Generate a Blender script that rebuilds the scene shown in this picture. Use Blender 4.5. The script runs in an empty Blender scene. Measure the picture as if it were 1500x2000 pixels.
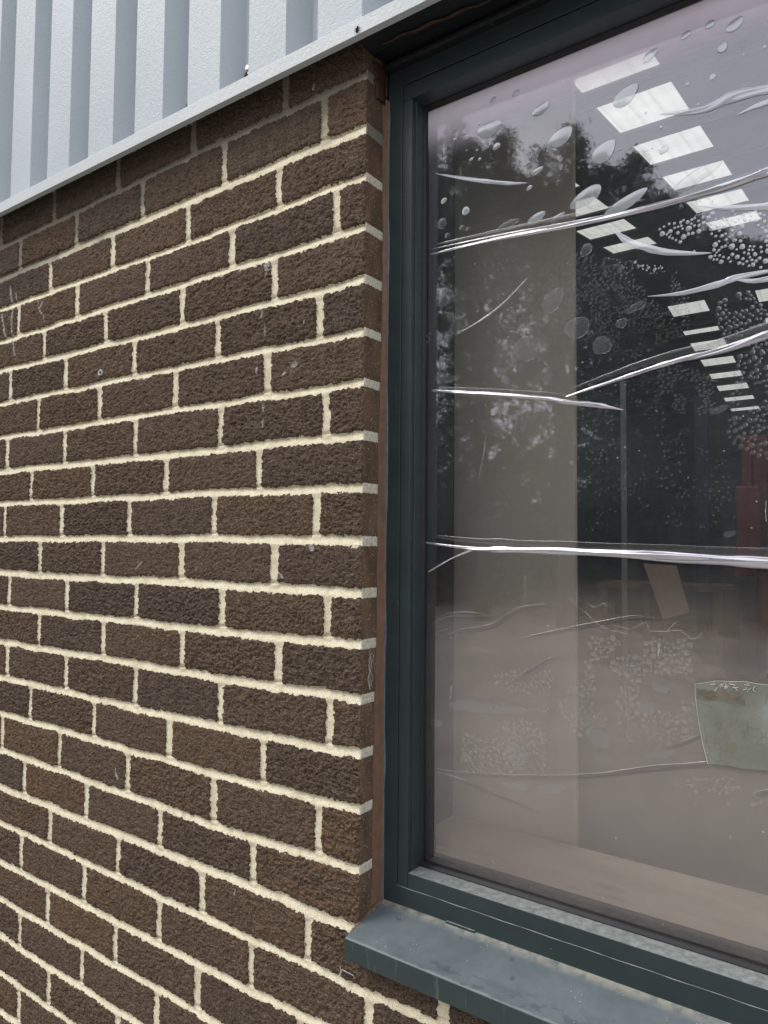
import bpy, bmesh, math, random
import numpy as np
from mathutils import Vector, Matrix
random.seed(7); RNG = np.random.default_rng(11)
scene = bpy.context.scene
COL = scene.collection

# ------------------------------------------------------------------ camera
R = np.array([[0.8137906075543715, 0.5811036670573808, 0.007960853519048895],
              [-0.021875234644356492, 0.04431736902523096, -0.9987779757843761],
              [-0.5807463483876083, 0.8126219901867942, 0.0487768377338302]])
CAM = np.array([0.6065506857076812, -0.7973806518499009, -0.0062747858878798145])
FPX = 1400.0
cd = bpy.data.cameras.new('camera'); cam = bpy.data.objects.new('camera', cd); COL.objects.link(cam)
M = Matrix(((R[0, 0], -R[1, 0], -R[2, 0], CAM[0]), (R[0, 1], -R[1, 1], -R[2, 1], CAM[1]),
            (R[0, 2], -R[1, 2], -R[2, 2], CAM[2]), (0, 0, 0, 1)))
cam.matrix_world = M
cd.sensor_fit = 'VERTICAL'; cd.sensor_height = 36.0; cd.lens = FPX / 2000 * 36.0
cd.clip_start = 0.02; cd.clip_end = 500
scene.camera = cam

# ------------------------------------------------------------------ sky and sun
SUN_EL, SUN_AZ = math.radians(48), math.radians(232)      # azimuth clockwise from +y
w = bpy.data.worlds.new('World'); scene.world = w; w.use_nodes = True
nt = w.node_tree; bg = nt.nodes['Background']
sky = nt.nodes.new('ShaderNodeTexSky'); sky.sky_type = 'NISHITA'; sky.sun_disc = False
sky.sun_elevation = SUN_EL; sky.sun_rotation = SUN_AZ; sky.dust_density = 3
tc = nt.nodes.new('ShaderNodeTexCoord')
no = nt.nodes.new('ShaderNodeTexNoise'); no.inputs['Scale'].default_value = 1.6; no.inputs['Detail'].default_value = 4
rp = nt.nodes.new('ShaderNodeValToRGB')
rp.color_ramp.elements[0].position = .3; rp.color_ramp.elements[0].color = (0.74, 0.76, 0.84, 1)
rp.color_ramp.elements[1].position = .7; rp.color_ramp.elements[1].color = (1.0, 1.01, 1.06, 1)
sc = nt.nodes.new('ShaderNodeVectorMath'); sc.operation = 'SCALE'; sc.inputs['Scale'].default_value = 10.5
mx = nt.nodes.new('ShaderNodeMix'); mx.data_type = 'RGBA'; mx.inputs['Factor'].default_value = .88
nt.links.new(tc.outputs['Generated'], no.inputs['Vector']); nt.links.new(no.outputs['Fac'], rp.inputs[0])
nt.links.new(rp.outputs[0], sc.inputs[0]); nt.links.new(sky.outputs[0], mx.inputs['A'])
nt.links.new(sc.outputs[0], mx.inputs['B']); nt.links.new(mx.outputs['Result'], bg.inputs[0])
bg.inputs[1].default_value = 0.1
sd = bpy.data.lights.new('sun', 'SUN'); sd.energy = 1.5; sd.angle = math.radians(30); sd.color = (1, .96, .9)
sun = bpy.data.objects.new('sun', sd); COL.objects.link(sun)
to_sun = Vector((math.sin(SUN_AZ) * math.cos(SUN_EL), math.cos(SUN_AZ) * math.cos(SUN_EL), math.sin(SUN_EL)))
sun.rotation_euler = to_sun.to_track_quat('Z', 'Y').to_euler(); sun.location = (-6, -8, 9)
vs = scene.view_settings; vs.view_transform = 'Standard'; vs.look = 'None'; vs.gamma = 1; vs.exposure = 0.55
scene.cycles.use_denoising = True
scene.cycles.max_bounces = 8; scene.cycles.transparent_max_bounces = 24
scene.cycles.sample_clamp_indirect = 6

# ------------------------------------------------------------------ helpers
def ray(u, v):
    return R.T @ np.array([(u - 750) / FPX, (v - 1000) / FPX, 1.0])
def on(u, v, ax, val):
    d = ray(u, v); return CAM + d * ((val - CAM[ax]) / d[ax])
def gl(u, v, y=.084):
    q = on(u, v, 1, y); return float(q[0]), float(q[2])
def on_roof(u, v, z0, s):
    d = ray(u, v); t = (z0 + s * CAM[1] - CAM[2]) / (d[2] - s * d[1]); return CAM + d * t

def tag(o, label=None, cat=None, group=None, kind=None):
    if label: o['label'] = label
    if cat: o['category'] = cat
    if group: o['group'] = group
    if kind: o['kind'] = kind
    return o
def empty(name, loc, label, cat, group=None, kind=None):
    o = bpy.data.objects.new(name, None); COL.objects.link(o); o.location = loc; o.empty_display_size = .1
    return tag(o, label, cat, group, kind)
def link(name, me, mats=None, parent=None):
    o = bpy.data.objects.new(name, me); COL.objects.link(o)
    for m in (mats if isinstance(mats, (list, tuple)) else [mats] if mats else []): me.materials.append(m)
    if parent:
        o.parent = parent; o.matrix_parent_inverse = Matrix.Translation(-Vector(parent.location))
    return o
def bevel(o, w=.001, seg=2, ang=35):
    m = o.modifiers.new('bevel', 'BEVEL'); m.width = w; m.segments = seg; m.limit_method = 'ANGLE'; m.angle_limit = math.radians(ang)
    return o
def smooth(o, on_=True):
    o.data.polygons.foreach_set('use_smooth', [on_] * len(o.data.polygons)); return o

class MB:
    def __init__(s): s.v = []; s.f = []
    def add(s, v, f):
        n = len(s.v); s.v += [tuple(map(float, q)) for q in v]; s.f += [tuple(i + n for i in g) for g in f]; return s
    def box(s, x0, x1, y0, y1, z0, z1):
        return s.add([(x0, y0, z0), (x1, y0, z0), (x1, y1, z0), (x0, y1, z0), (x0, y0, z1), (x1, y0, z1), (x1, y1, z1), (x0, y1, z1)],
                     [(0, 3, 2, 1), (4, 5, 6, 7), (0, 1, 5, 4), (1, 2, 6, 5), (2, 3, 7, 6), (3, 0, 4, 7)])
    def ring(s, rect, prof):                      # prof: closed list of (inset, y) swept round a rectangle with mitres
        x0, x1, z0, z1 = rect; n = len(prof); v = []
        for cx, cz, sx, sz in ((x0, z0, 1, 1), (x1, z0, -1, 1), (x1, z1, -1, -1), (x0, z1, 1, -1)):
            v += [(cx + sx * o, y, cz + sz * o) for o, y in prof]
        f = []
        for k in range(4):
            a, b = k * n, ((k + 1) % 4) * n
            f += [(a + i, b + i, b + (i + 1) % n, a + (i + 1) % n) for i in range(n)]
        return s.add(v, f)
    def extrude_x(s, prof, x0, x1, slope=0):      # prof: closed list (y,z)
        n = len(prof)
        v = [(x0, y, z) for y, z in prof] + [(x1, y, z + slope * (x1 - x0)) for y, z in prof]
        return s.add(v, [(i, (i + 1) % n, n + (i + 1) % n, n + i) for i in range(n)] + [tuple(range(n))[::-1], tuple(range(n, 2 * n))])
    def tube(s, pts, rad, seg=6):
        pts = [Vector(p) for p in pts]; rings = []
        v = []
        for i, p in enumerate(pts):
            d = (pts[min(i + 1, len(pts) - 1)] - pts[max(i - 1, 0)]).normalized()
            a = d.orthogonal().normalized() if i == 0 else (a - d * a.dot(d)).normalized()
            b = d.cross(a); r = rad[i] if hasattr(rad, '__len__') else rad
            v += [p + (a * math.cos(t) + b * math.sin(t)) * r for t in [2 * math.pi * k / seg for k in range(seg)]]
        f = []
        for i in range(len(pts) - 1):
            for k in range(seg):
                f.append((i * seg + k, i * seg + (k + 1) % seg, (i + 1) * seg + (k + 1) % seg, (i + 1) * seg + k))
        f += [tuple(range(seg))[::-1], tuple(range((len(pts) - 1) * seg, len(pts) * seg))]
        return s.add(v, f)
    def build(s, name, mats, parent=None, sm=False):
        me = bpy.data.meshes.new(name); me.from_pydata(s.v, [], s.f)
        bm = bmesh.new(); bm.from_mesh(me); bmesh.ops.recalc_face_normals(bm, faces=bm.faces); bm.to_mesh(me); bm.free()
        o = link(name, me, mats, parent)
        if sm: smooth(o)
        return o

def hash2(i, j, seed):
    h = (i.astype(np.int64) * 374761393 + j.astype(np.int64) * 668265263 + seed * 1274126177) & 0xffffffff
    h = ((h ^ (h >> 13)) * 1274126177) & 0xffffffff
    h = h ^ (h >> 16)
    return (h & 0xffff) / 65535.0
def vnoise(x, y, seed):
    i = np.floor(x); j = np.floor(y); fx = x - i; fy = y - j
    fx = fx * fx * (3 - 2 * fx); fy = fy * fy * (3 - 2 * fy)
    a = hash2(i, j, seed); b = hash2(i + 1, j, seed); c = hash2(i, j + 1, seed); d = hash2(i + 1, j + 1, seed)
    return (a * (1 - fx) + b * fx) * (1 - fy) + (c * (1 - fx) + d * fx) * fy
def fbm(x, y, seed, o=3):
    s = 0; a = 1; t = 0
    for k in range(o):
        s = s + a * vnoise(x * 2 ** k + 13.7 * k, y * 2 ** k + 7.1 * k, seed + k); t += a; a *= .5
    return s / t

# ------------------------------------------------------------------ material helpers
class MT:
    def __init__(s, name):
        s.m = bpy.data.materials.new(name); s.m.use_nodes = True; s.t = s.m.node_tree
        s.b = s.t.nodes['Principled BSDF']; s.o = s.t.nodes['Material Output']
    def n(s, typ, **kw):
        x = s.t.nodes.new('ShaderNode' + typ)
        for k, v in kw.items():
            if hasattr(x, k) and k not in x.inputs: setattr(x, k, v)
            else: x.inputs[k].default_value = v
        return x
    def l(s, a, b): s.t.links.new(a, b)
    def coord(s, scale=(1, 1, 1), which='Object'):
        tc = s.n('TexCoord'); mp = s.n('Mapping'); mp.inputs['Scale'].default_value = scale
        s.l(tc.outputs[which], mp.inputs[0]); return mp.outputs[0]
    def noise(s, scale, detail=3, vec=None, rough=.55, dist=0):
        x = s.n('TexNoise'); x.inputs['Scale'].default_value = scale; x.inputs['Detail'].default_value = detail
        x.inputs['Roughness'].default_value = rough; x.inputs['Distortion'].default_value = dist
        if vec is not None: s.l(vec, x.inputs['Vector'])
        return x.outputs['Fac']
    def ramp(s, fac, stops):
        r = s.n('ValToRGB'); e = r.color_ramp.elements
        e[0].position, e[0].color = stops[0][0], (*stops[0][1], 1); e[1].position, e[1].color = stops[-1][0], (*stops[-1][1], 1)
        for p, c in stops[1:-1]: q = e.new(p); q.color = (*c, 1)
        s.l(fac, r.inputs[0]); return r.outputs[0]
    def mr(s, val, a, b, c=0, d=1, smooth=False):
        r = s.n('MapRange'); r.inputs['From Min'].default_value = a; r.inputs['From Max'].default_value = b
        r.inputs['To Min'].default_value = c; r.inputs['To Max'].default_value = d
        if smooth: r.interpolation_type = 'SMOOTHSTEP'
        s.l(val, r.inputs['Value']); return r.outputs[0]
    def math(s, op, a, b=0.0):
        r = s.n('Math'); r.operation = op
        for i, q in enumerate((a, b)):
            if isinstance(q, (int, float)): r.inputs[i].default_value = q
            else: s.l(q, r.inputs[i])
        return r.outputs[0]
    def mix(s, fac, a, b, blend='MIX'):
        r = s.n('Mix'); r.data_type = 'RGBA'; r.blend_type = blend
        for q, k in ((fac, 'Factor'), (a, 'A'), (b, 'B')):
            if isinstance(q, (int, float)): r.inputs[k].default_value = q
            elif isinstance(q, tuple): r.inputs[k].default_value = (*q, 1)
            else: s.l(q, r.inputs[k])
        return r.outputs['Result']
    def bump(s, h, strength=.3, dist=.001, normal=None):
        b = s.n('Bump'); b.inputs['Strength'].default_value = strength; b.inputs['Distance'].default_value = dist
        s.l(h, b.inputs['Height'])
        if normal is not None: s.l(normal, b.inputs['Normal'])
        return b.outputs[0]
    def set(s, col=None, rough=.6, normal=None, spec=.5, metal=0):
        if col is not None:
            if isinstance(col, tuple): s.b.inputs['Base Color'].default_value = (*col, 1)
            else: s.l(col, s.b.inputs['Base Color'])
        if isinstance(rough, (int, float)): s.b.inputs['Roughness'].default_value = rough
        else: s.l(rough, s.b.inputs['Roughness'])
        if normal is not None: s.l(normal, s.b.inputs['Normal'])
        s.b.inputs['Specular IOR Level'].default_value = spec; s.b.inputs['Metallic'].default_value = metal
        return s.m
def plain(name, col, rough=.6, var=.25, scale=8, bump=.15, spec=.4, metal=0, bd=.002):
    m = MT(name); c = m.coord(); n = m.noise(scale, 4, c)
    a = tuple(q * (1 - var) for q in col); b = tuple(min(1, q * (1 + var)) for q in col)
    return m.set(m.ramp(n, [(.3, a), (.7, b)]), rough, m.bump(m.noise(scale * 6, 3, c), bump, bd), spec, metal)

# ---- brick wall material
def mat_wall():
    m = MT('brown_brick_and_cream_mortar')
    at = lambda n: (lambda x: (setattr(x, 'attribute_name', n), x)[1])(m.n('Attribute')).outputs['Fac']
    sdf, tone, stain, dirt, ret = at('sdf'), at('tone'), at('stain'), at('dirt'), at('ret')
    c = m.coord(); cs = m.coord((1, 1, 1.9))
    rag = m.noise(420, 3, c)
    mask = m.mr(m.math('ADD', sdf, m.math('MULTIPLY', m.math('SUBTRACT', rag, .5), .0042)), -.00015, .00020)
    # brick body
    n1 = m.noise(60, 5, c); n2 = m.noise(340, 3, cs, .72, .5)
    base = m.ramp(tone, [(0, (.086, .063, .048)), (.3, (.099, .071, .051)), (.75, (.103, .073, .050)), (1, (.118, .076, .048))])
    v = m.ramp(n1, [(.3, (.78, .78, .78)), (.7, (1.2, 1.2, 1.2))])
    col = m.mix(1.0, base, v, 'MULTIPLY')
    pits = m.ramp(n2, [(.38, (.12, .11, .11)), (.475, (.90, .90, .90)), (.60, (1.70, 1.62, 1.56))])
    col = m.mix(.92, col, m.mix(1.0, col, pits, 'MULTIPLY'))
    vo = m.n('TexVoronoi'); vo.inputs['Scale'].default_value = 260; m.l(c, vo.inputs['Vector'])
    spk = m.mr(vo.outputs['Distance'], .14, .22, 1, 0)
    sel = m.mr(m.noise(150, 2, c), .61, .64)
    col = m.mix(m.math('MULTIPLY', m.math('MULTIPLY', spk, sel), .75), col, (.42, .31, .20))
    # fired return face in the reveal: smoother, warmer, sanded with pale grains
    vr = m.n('TexVoronoi'); vr.inputs['Scale'].default_value = 330; m.l(c, vr.inputs['Vector'])
    rc = m.ramp(m.noise(45, 4, m.coord((1, 1, .4))), [(.3, (.080, .054, .037)), (.7, (.165, .108, .068))])
    rc = m.mix(m.math('MULTIPLY', m.mr(vr.outputs['Distance'], .18, .28, 1, 0), m.mr(m.noise(190, 2, c), .50, .56)), rc, (.52, .38, .24))
    col = m.mix(ret, col, rc)
    # mortar
    mc = m.ramp(m.noise(38, 4, c), [(.28, (.62, .55, .40)), (.5, (.76, .695, .515)), (.75, (.82, .77, .60))])
    grain = m.ramp(m.noise(600, 3, c, .7), [(.34, (.50, .48, .44)), (.46, (.95, .95, .93)), (.7, (1.10, 1.10, 1.10))])
    mc = m.mix(1.0, mc, grain, 'MULTIPLY')
    mc = m.mix(m.math('MULTIPLY', ret, .8), mc, m.ramp(m.noise(240, 3, c), [(.32, (.34, .33, .27)), (.5, (.58, .56, .47)), (.7, (.70, .68, .58))]))
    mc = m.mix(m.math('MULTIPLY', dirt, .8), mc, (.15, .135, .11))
    out = m.mix(mask, mc, col)
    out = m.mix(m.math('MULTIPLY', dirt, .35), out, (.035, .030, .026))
    st = m.math('MULTIPLY', stain, m.mr(m.noise(380, 4, c, .7), .40, .62, 0, .85))
    out = m.mix(st, out, (.72, .71, .66))
    h1 = m.noise(230, 4, m.coord((1, 1, 1.7)), .62, .9)
    h = m.math('ADD', m.math('MULTIPLY', h1, m.math('MULTIPLY', mask, m.math('SUBTRACT', 1.0, m.math('MULTIPLY', ret, .75)))), m.math('MULTIPLY', m.noise(800, 2, c), .18))
    return m.set(out, .92, m.bump(h, .9, .0022), .25)
M_WALL = mat_wall()

def mat_metal(name, col, dust=.5, rough=.42, dustcol=(.34, .36, .34), speck=True):
    m = MT(name); c = m.coord()
    a = tuple(q * .86 for q in col); b = tuple(q * 1.18 for q in col)
    base = m.ramp(m.noise(14, 5, c), [(.3, a), (.7, b)])
    g = m.n('NewGeometry'); sp = m.n('SeparateXYZ'); m.l(g.outputs['Normal'], sp.inputs[0])
    up = m.mr(sp.outputs['Z'], .55, .95)
    dn = m.mr(m.noise(120, 5, c, .7), .36, .66, .45, 1)
    col_ = m.mix(m.math('MULTIPLY', m.math('MULTIPLY', up, dn), dust), base, dustcol)
    if speck:
        vo = m.n('TexVoronoi'); vo.inputs['Scale'].default_value = 95; m.l(c, vo.inputs['Vector'])
        k = m.math('MULTIPLY', m.mr(vo.outputs['Distance'], .035, .06, 1, 0), m.mr(m.noise(25, 2, c), .54, .6))
        col_ = m.mix(m.math('MULTIPLY', k, .8), col_, (.5, .5, .47))
    scr = m.mr(m.noise(60, 3, m.coord((1, 1, .05))), .68, .72, 0, .12)
    col_ = m.mix(scr, col_, (.3, .32, .33))
    rg = m.math('ADD', m.mr(m.noise(80, 3, c), .3, .7, rough - .06, rough + .1), m.math('MULTIPLY', up, .25))
    return m.set(col_, rg, m.bump(m.noise(700, 2, c), .12, .0006), .5)
M_FRAME = mat_metal('anthracite_powder_coat', (.0225, .0355, .0370), .75, dustcol=(.36, .38, .36))
M_LINTEL = mat_metal('dusty_dark_trim', (.005, .007, .009), .1, .6)
M_SEALDARK = None

def mat_sill():
    m = MT('weathered_anthracite_sill'); c = m.coord()
    g = m.n('NewGeometry'); sp = m.n('SeparateXYZ'); m.l(g.outputs['Normal'], sp.inputs[0])
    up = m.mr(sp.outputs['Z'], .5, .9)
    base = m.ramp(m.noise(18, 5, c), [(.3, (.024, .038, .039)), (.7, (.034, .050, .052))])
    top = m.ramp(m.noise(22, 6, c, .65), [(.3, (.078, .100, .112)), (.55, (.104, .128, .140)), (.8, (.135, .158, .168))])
    pos = m.n('TexCoord'); ps = m.n('SeparateXYZ'); m.l(pos.outputs['Object'], ps.inputs[0])
    # dark water marks along the outer edge
    drip = m.math('MULTIPLY', m.mr(m.noise(42, 4, m.coord((1, 2.2, 1)), .6), .50, .54), m.mr(ps.outputs['Y'], -.014, .004, 1, 0))
    wide = m.mr(m.noise(7, 2, m.coord((1, .3, 1))), .46, .52)
    top = m.mix(m.math('MULTIPLY', m.math('MULTIPLY', drip, wide), .75), top, (.055, .078, .092))
    vo = m.n('TexVoronoi'); vo.inputs['Scale'].default_value = 48; m.l(m.coord((1, 1.0, .2)), vo.inputs['Vector'])
    spot = m.math('MULTIPLY', m.mr(vo.outputs['Distance'], .13, .2, 1, 0), m.mr(m.noise(14, 1, c), .52, .56))
    top = m.mix(m.math('MULTIPLY', spot, .7), top, (.05, .07, .085))
    vs_ = m.n('TexVoronoi'); vs_.inputs['Scale'].default_value = 210; m.l(c, vs_.inputs['Vector'])
    wsp = m.math('MULTIPLY', m.mr(vs_.outputs['Distance'], .07, .13, 1, 0), m.mr(m.noise(40, 2, c), .57, .62))
    top = m.mix(wsp, top, (.6, .6, .56))
    dust = m.math('MULTIPLY', m.mr(ps.outputs['Y'], .036, .046), m.mr(m.noise(90, 4, c), .3, .6))
    top = m.mix(m.math('MULTIPLY', dust, .8), top, (.30, .29, .24))
    edge = m.math('MULTIPLY', m.mr(ps.outputs['Y'], -.0205, -.0235), m.mr(m.noise(60, 4, c), .3, .6))
    top = m.mix(m.math('MULTIPLY', edge, .5), top, (.26, .29, .29))
    run = m.mr(m.noise(130, 3, m.coord((1, 1, .12))), .62, .7, 0, .3)
    base = m.mix(run, base, (.16, .18, .17))
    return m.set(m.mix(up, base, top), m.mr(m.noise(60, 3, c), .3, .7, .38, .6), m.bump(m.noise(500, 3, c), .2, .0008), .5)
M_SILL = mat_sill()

def mat_cladding(name='plastisol_grey_cladding', col=(.405, .455, .49)):
    m = MT(name); c = m.coord((1, 1, .8))
    gr = m.noise(130, 3, c, .5, 1.8)
    base = m.ramp(m.noise(5, 4, m.coord()), [(.3, tuple(q * .95 for q in col)), (.7, tuple(q * 1.04 for q in col))])
    vo = m.n('TexVoronoi'); vo.inputs['Scale'].default_value = 60; m.l(m.coord(), vo.inputs['Vector'])
    k = m.math('MULTIPLY', m.mr(vo.outputs['Distance'], .03, .06, 1, 0), m.mr(m.noise(16, 2, m.coord()), .58, .64))
    base = m.mix(m.math('MULTIPLY', k, .25), base, (.12, .11, .10))
    return m.set(base, .5, m.bump(gr, .55, .0016), .4)
M_CLAD = mat_cladding(); M_FLASH = mat_cladding('painted_flashing', (.50, .54, .55))

M_SEAL = plain('terracotta_sealant', (.175, .102, .066), .6, .18, 60, .3)
M_SEALDARK = plain('dark_brown_sealant', (.050, .022, .014), .7, .3, 60, .3)  # darker brown copy of the terracotta sealant
M_SILIC = plain('grey_silicone', (.10, .13, .15), .4, .3, 80, .2)
M_GASKET = plain('black_rubber', (.012, .012, .014), .5, .3, 60, .1)
M_SPACER = plain('spacer_bar', (.035, .030, .032), .4, .3, 60, .1)
M_DARK = plain('dark_void_paint', (.018, .015, .014), .8, .3, 10)
M_COLUMN = plain('beige_column_paint', (.76, .67, .56), .7, .05, 3, .15)
M_BOARD = None
def mat_board():
    m = MT('dusty_pink_beige_board'); c = m.coord((.35, 1, 1))
    a = m.ramp(m.noise(9, 6, c, .65), [(.28, (.56, .45, .37)), (.5, (.72, .60, .50)), (.75, (.80, .69, .59))])
    dk = m.mr(m.noise(9, 4, m.coord((1, 2, 1))), .60, .76, 0, .45)
    a = m.mix(dk, a, (.23, .19, .16))
    sp = m.mr(m.noise(240, 2, m.coord()), .72, .75, 0, .8)
    return m.set(m.mix(sp, a, (.06, .05, .045)), .8, m.bump(m.noise(150, 3, c), .3, .001), .3)
M_BOARD = mat_board()
M_INWALL = plain('grey_painted_block', (.13, .15, .17), .85, .25, 2, .3)
M_INFLOOR = plain('worn_concrete_floor', (.16, .155, .145), .6, .3, 1.2, .2)
M_LINING = plain('dark_roof_lining', (.030, .034, .038), .8, .2, 2, .2)
M_PURLIN = plain('galvanised_purlin', (.10, .11, .12), .5, .2, 4, .1)
M_WOOD = plain('old_softwood', (.16, .105, .065), .7, .3, 5, .3)
M_CARD = plain('brown_cardboard', (.48, .36, .26), .8, .12, 6, .2)
M_RED = plain('red_machine_paint', (.20, .022, .018), .4, .2, 4, .1)
M_BLACK = plain('black_machine_paint', (.012, .014, .017), .5, .3, 5, .1)
M_NAVY = plain('navy_drum_paint', (.012, .020, .060), .5, .2, 5, .1)
M_STEEL = plain('pale_conduit', (.26, .29, .30), .4, .2, 5, .1)
M_PLASTIC = plain('pale_grey_plastic', (.55, .57, .56), .4, .05, 30, .05)
M_SCREW = plain('zinc_screw', (.30, .32, .33), .35, .2, 60, .1, metal=.6)
M_WEB = plain('dusty_spider_silk', (.62, .61, .56), .8, .1, 60, .05)
M_WEBD = plain('pale_joint_dust', (.36, .37, .34), .9, .3, 60)
M_MATTBLACK = plain('matt_black', (.02, .018, .015), .9, .3, 60, .3)
M_BARK = plain('tree_bark', (.07, .055, .042), .9, .3, 6, .6, bd=.02)
def mat_leaf(name, col):
    m = MT(name); n = m.n('ObjectInfo'); c = m.coord()
    cc = m.ramp(m.noise(1.6, 3, c), [(.3, tuple(q * .7 for q in col)), (.7, tuple(q * 1.35 for q in col))])
    d = m.n('BsdfDiffuse'); t = m.n('BsdfTranslucent'); mixs = m.n('MixShader'); mixs.inputs[0].default_value = .22
    m.l(cc, d.inputs[0]); m.l(cc, t.inputs[0]); m.l(d.outputs[0], mixs.inputs[1]); m.l(t.outputs[0], mixs.inputs[2])
    m.l(mixs.outputs[0], m.o.inputs[0]); return m.m
M_LEAF = [mat_leaf('oak_leaves', (.110, .135, .085)), mat_leaf('lime_leaves', (.100, .124, .082))]
M_HEDGE = mat_leaf('hedge_leaves', (.090, .108, .070))
def mat_ground():
    m = MT('asphalt_and_concrete_yard'); c = m.coord()
    a = m.ramp(m.noise(.7, 6, c, .6), [(.3, (.25, .23, .205)), (.7, (.38, .35, .315))])
    return m.set(m.mix(1.0, a, m.ramp(m.noise(90, 2, c), [(.3, (.75, .75, .75)), (.7, (1.15, 1.15, 1.15))]), 'MULTIPLY'), .85, m.bump(m.noise(70, 3, c), .5, .004), .3)
M_GROUND = mat_ground()

# ---- glass / film
def film_mat(name, refl, tint, rough=.02, haze=0.0, hazecol=(.5, .5, .5), top=False, bumps=True):
    m = MT(name); m.t.nodes.remove(m.b); c = m.coord()
    tr = m.n('BsdfTransparent'); tr.inputs[0].default_value = (*tint, 1)
    gs = m.n('BsdfGlossy'); gs.inputs['Roughness'].default_value = rough; gs.inputs[0].default_value = (.97, .96, 1, 1)
    if bumps:
        b = m.bump(m.noise(9, 2, m.coord((1, 1, 1.6))), .05, .002)
        b = m.bump(m.noise(240, 2, c), .03, .0003, b)
        m.l(b, gs.inputs['Normal'])
    lw = m.n('LayerWeight'); lw.inputs[0].default_value = .25
    fac = m.mr(lw.outputs['Fresnel'], 0, 1, refl, min(1, refl + .8))
    mixs = m.n('MixShader'); m.l(fac, mixs.inputs[0]); m.l(tr.outputs[0], mixs.inputs[1]); m.l(gs.outputs[0], mixs.inputs[2])
    out = mixs.outputs[0]
    df = m.n('BsdfDiffuse'); df.inputs[0].default_value = (*hazecol, 1)
    hz = m.mr(m.noise(7, 5, c), .3, .75, haze * .6, haze * 1.5)
    if top:      # pale lilac glow of the lit head lining, painted into the film
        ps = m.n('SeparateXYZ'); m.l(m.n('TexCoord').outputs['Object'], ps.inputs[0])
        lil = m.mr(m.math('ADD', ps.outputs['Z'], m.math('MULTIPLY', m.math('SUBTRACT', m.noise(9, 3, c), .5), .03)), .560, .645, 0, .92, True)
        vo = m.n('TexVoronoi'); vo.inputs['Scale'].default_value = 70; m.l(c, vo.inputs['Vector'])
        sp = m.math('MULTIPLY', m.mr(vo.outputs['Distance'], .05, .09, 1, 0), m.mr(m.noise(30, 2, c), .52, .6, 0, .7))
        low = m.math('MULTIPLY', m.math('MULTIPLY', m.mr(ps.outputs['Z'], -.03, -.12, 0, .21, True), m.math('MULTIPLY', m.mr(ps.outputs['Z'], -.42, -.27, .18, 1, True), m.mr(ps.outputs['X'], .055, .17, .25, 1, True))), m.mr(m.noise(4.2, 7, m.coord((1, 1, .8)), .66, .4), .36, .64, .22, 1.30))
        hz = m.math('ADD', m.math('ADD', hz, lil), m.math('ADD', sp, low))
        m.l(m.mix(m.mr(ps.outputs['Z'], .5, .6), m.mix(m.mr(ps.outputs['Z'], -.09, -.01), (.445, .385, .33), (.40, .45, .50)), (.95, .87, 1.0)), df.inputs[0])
    m2 = m.n('MixShader'); m.l(hz, m2.inputs[0]); m.l(out, m2.inputs[1]); m.l(df.outputs[0], m2.inputs[2])
    m.l(m2.outputs[0], m.o.inputs[0]); return m.m
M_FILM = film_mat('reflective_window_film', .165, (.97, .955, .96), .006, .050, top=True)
M_PANE = film_mat('clear_glass', .004, (.985, .99, .985), .0, 0, bumps=False)
M_BUBBLE = film_mat('film_air_bubble', .09, (.95, .95, .95), .15, .055, (.62, .66, .68), bumps=False)
M_MICROLO = film_mat('tiny_tan_bubble', .10, (.97, .97, .96), .15, .13, (.60, .57, .48), bumps=False)  # tan haze, stronger than in the other faint tiny bubbles
M_MICRO = film_mat('tiny_film_bubble', .15, (.92, .93, .94), .10, .06, (.60, .60, .56), bumps=False)
M_MICROHI = film_mat('tiny_sky_bright_bubble', .25, (.88, .9, .92), .10, .28, (.74, .80, .82), bumps=False)  # sky brightness painted in as pale haze, for the upper right clusters
M_BUBBLE_HI = film_mat('sky_bright_bubble', .26, (.88, .9, .9), .10, .32, (.76, .82, .85), bumps=False)  # reflected sky painted in as pale haze on the upper bubbles
M_CRES = film_mat('pale_puckered_film', .30, (.85, .87, .88), .10, .42, (.76, .81, .86), bumps=False)
M_RIM = film_mat('bubble_rim_film', .18, (.66, .66, .67), .2, .05, (.5, .5, .5), bumps=False)
M_CREASE = film_mat('folded_film', .62, (.75, .74, .75), .16, .22, (.74, .74, .82), bumps=False)
def mat_rooflight(name, k):
    m = MT(name); m.t.nodes.remove(m.b); c = m.coord((1, 1, 1))
    cc = m.ramp(m.noise(2.2, 5, c, .65), [(.3, (.62 * k, .63 * k, .58 * k)), (.7, (.84 * k, .84 * k, .77 * k))])
    wv = m.n('TexWave'); wv.bands_direction = 'X'; wv.inputs['Scale'].default_value = 1.1; wv.inputs['Distortion'].default_value = .3
    m.l(m.coord((1, 1, 1)), wv.inputs['Vector'])
    cc = m.mix(1.0, cc, m.ramp(wv.outputs['Fac'], [(0, (.86, .86, .84)), (.12, (1, 1, 1))]), 'MULTIPLY')
    t = m.n('BsdfTranslucent'); m.l(cc, t.inputs[0]); m.l(t.outputs[0], m.o.inputs[0]); return m.m
M_RLIGHT = mat_rooflight('aged_grp_rooflight', .62); M_RFILL = mat_rooflight('unseen_fill_rooflight', 1.1)  # second one is a brighter copy for the added, unseen rooflights

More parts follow.
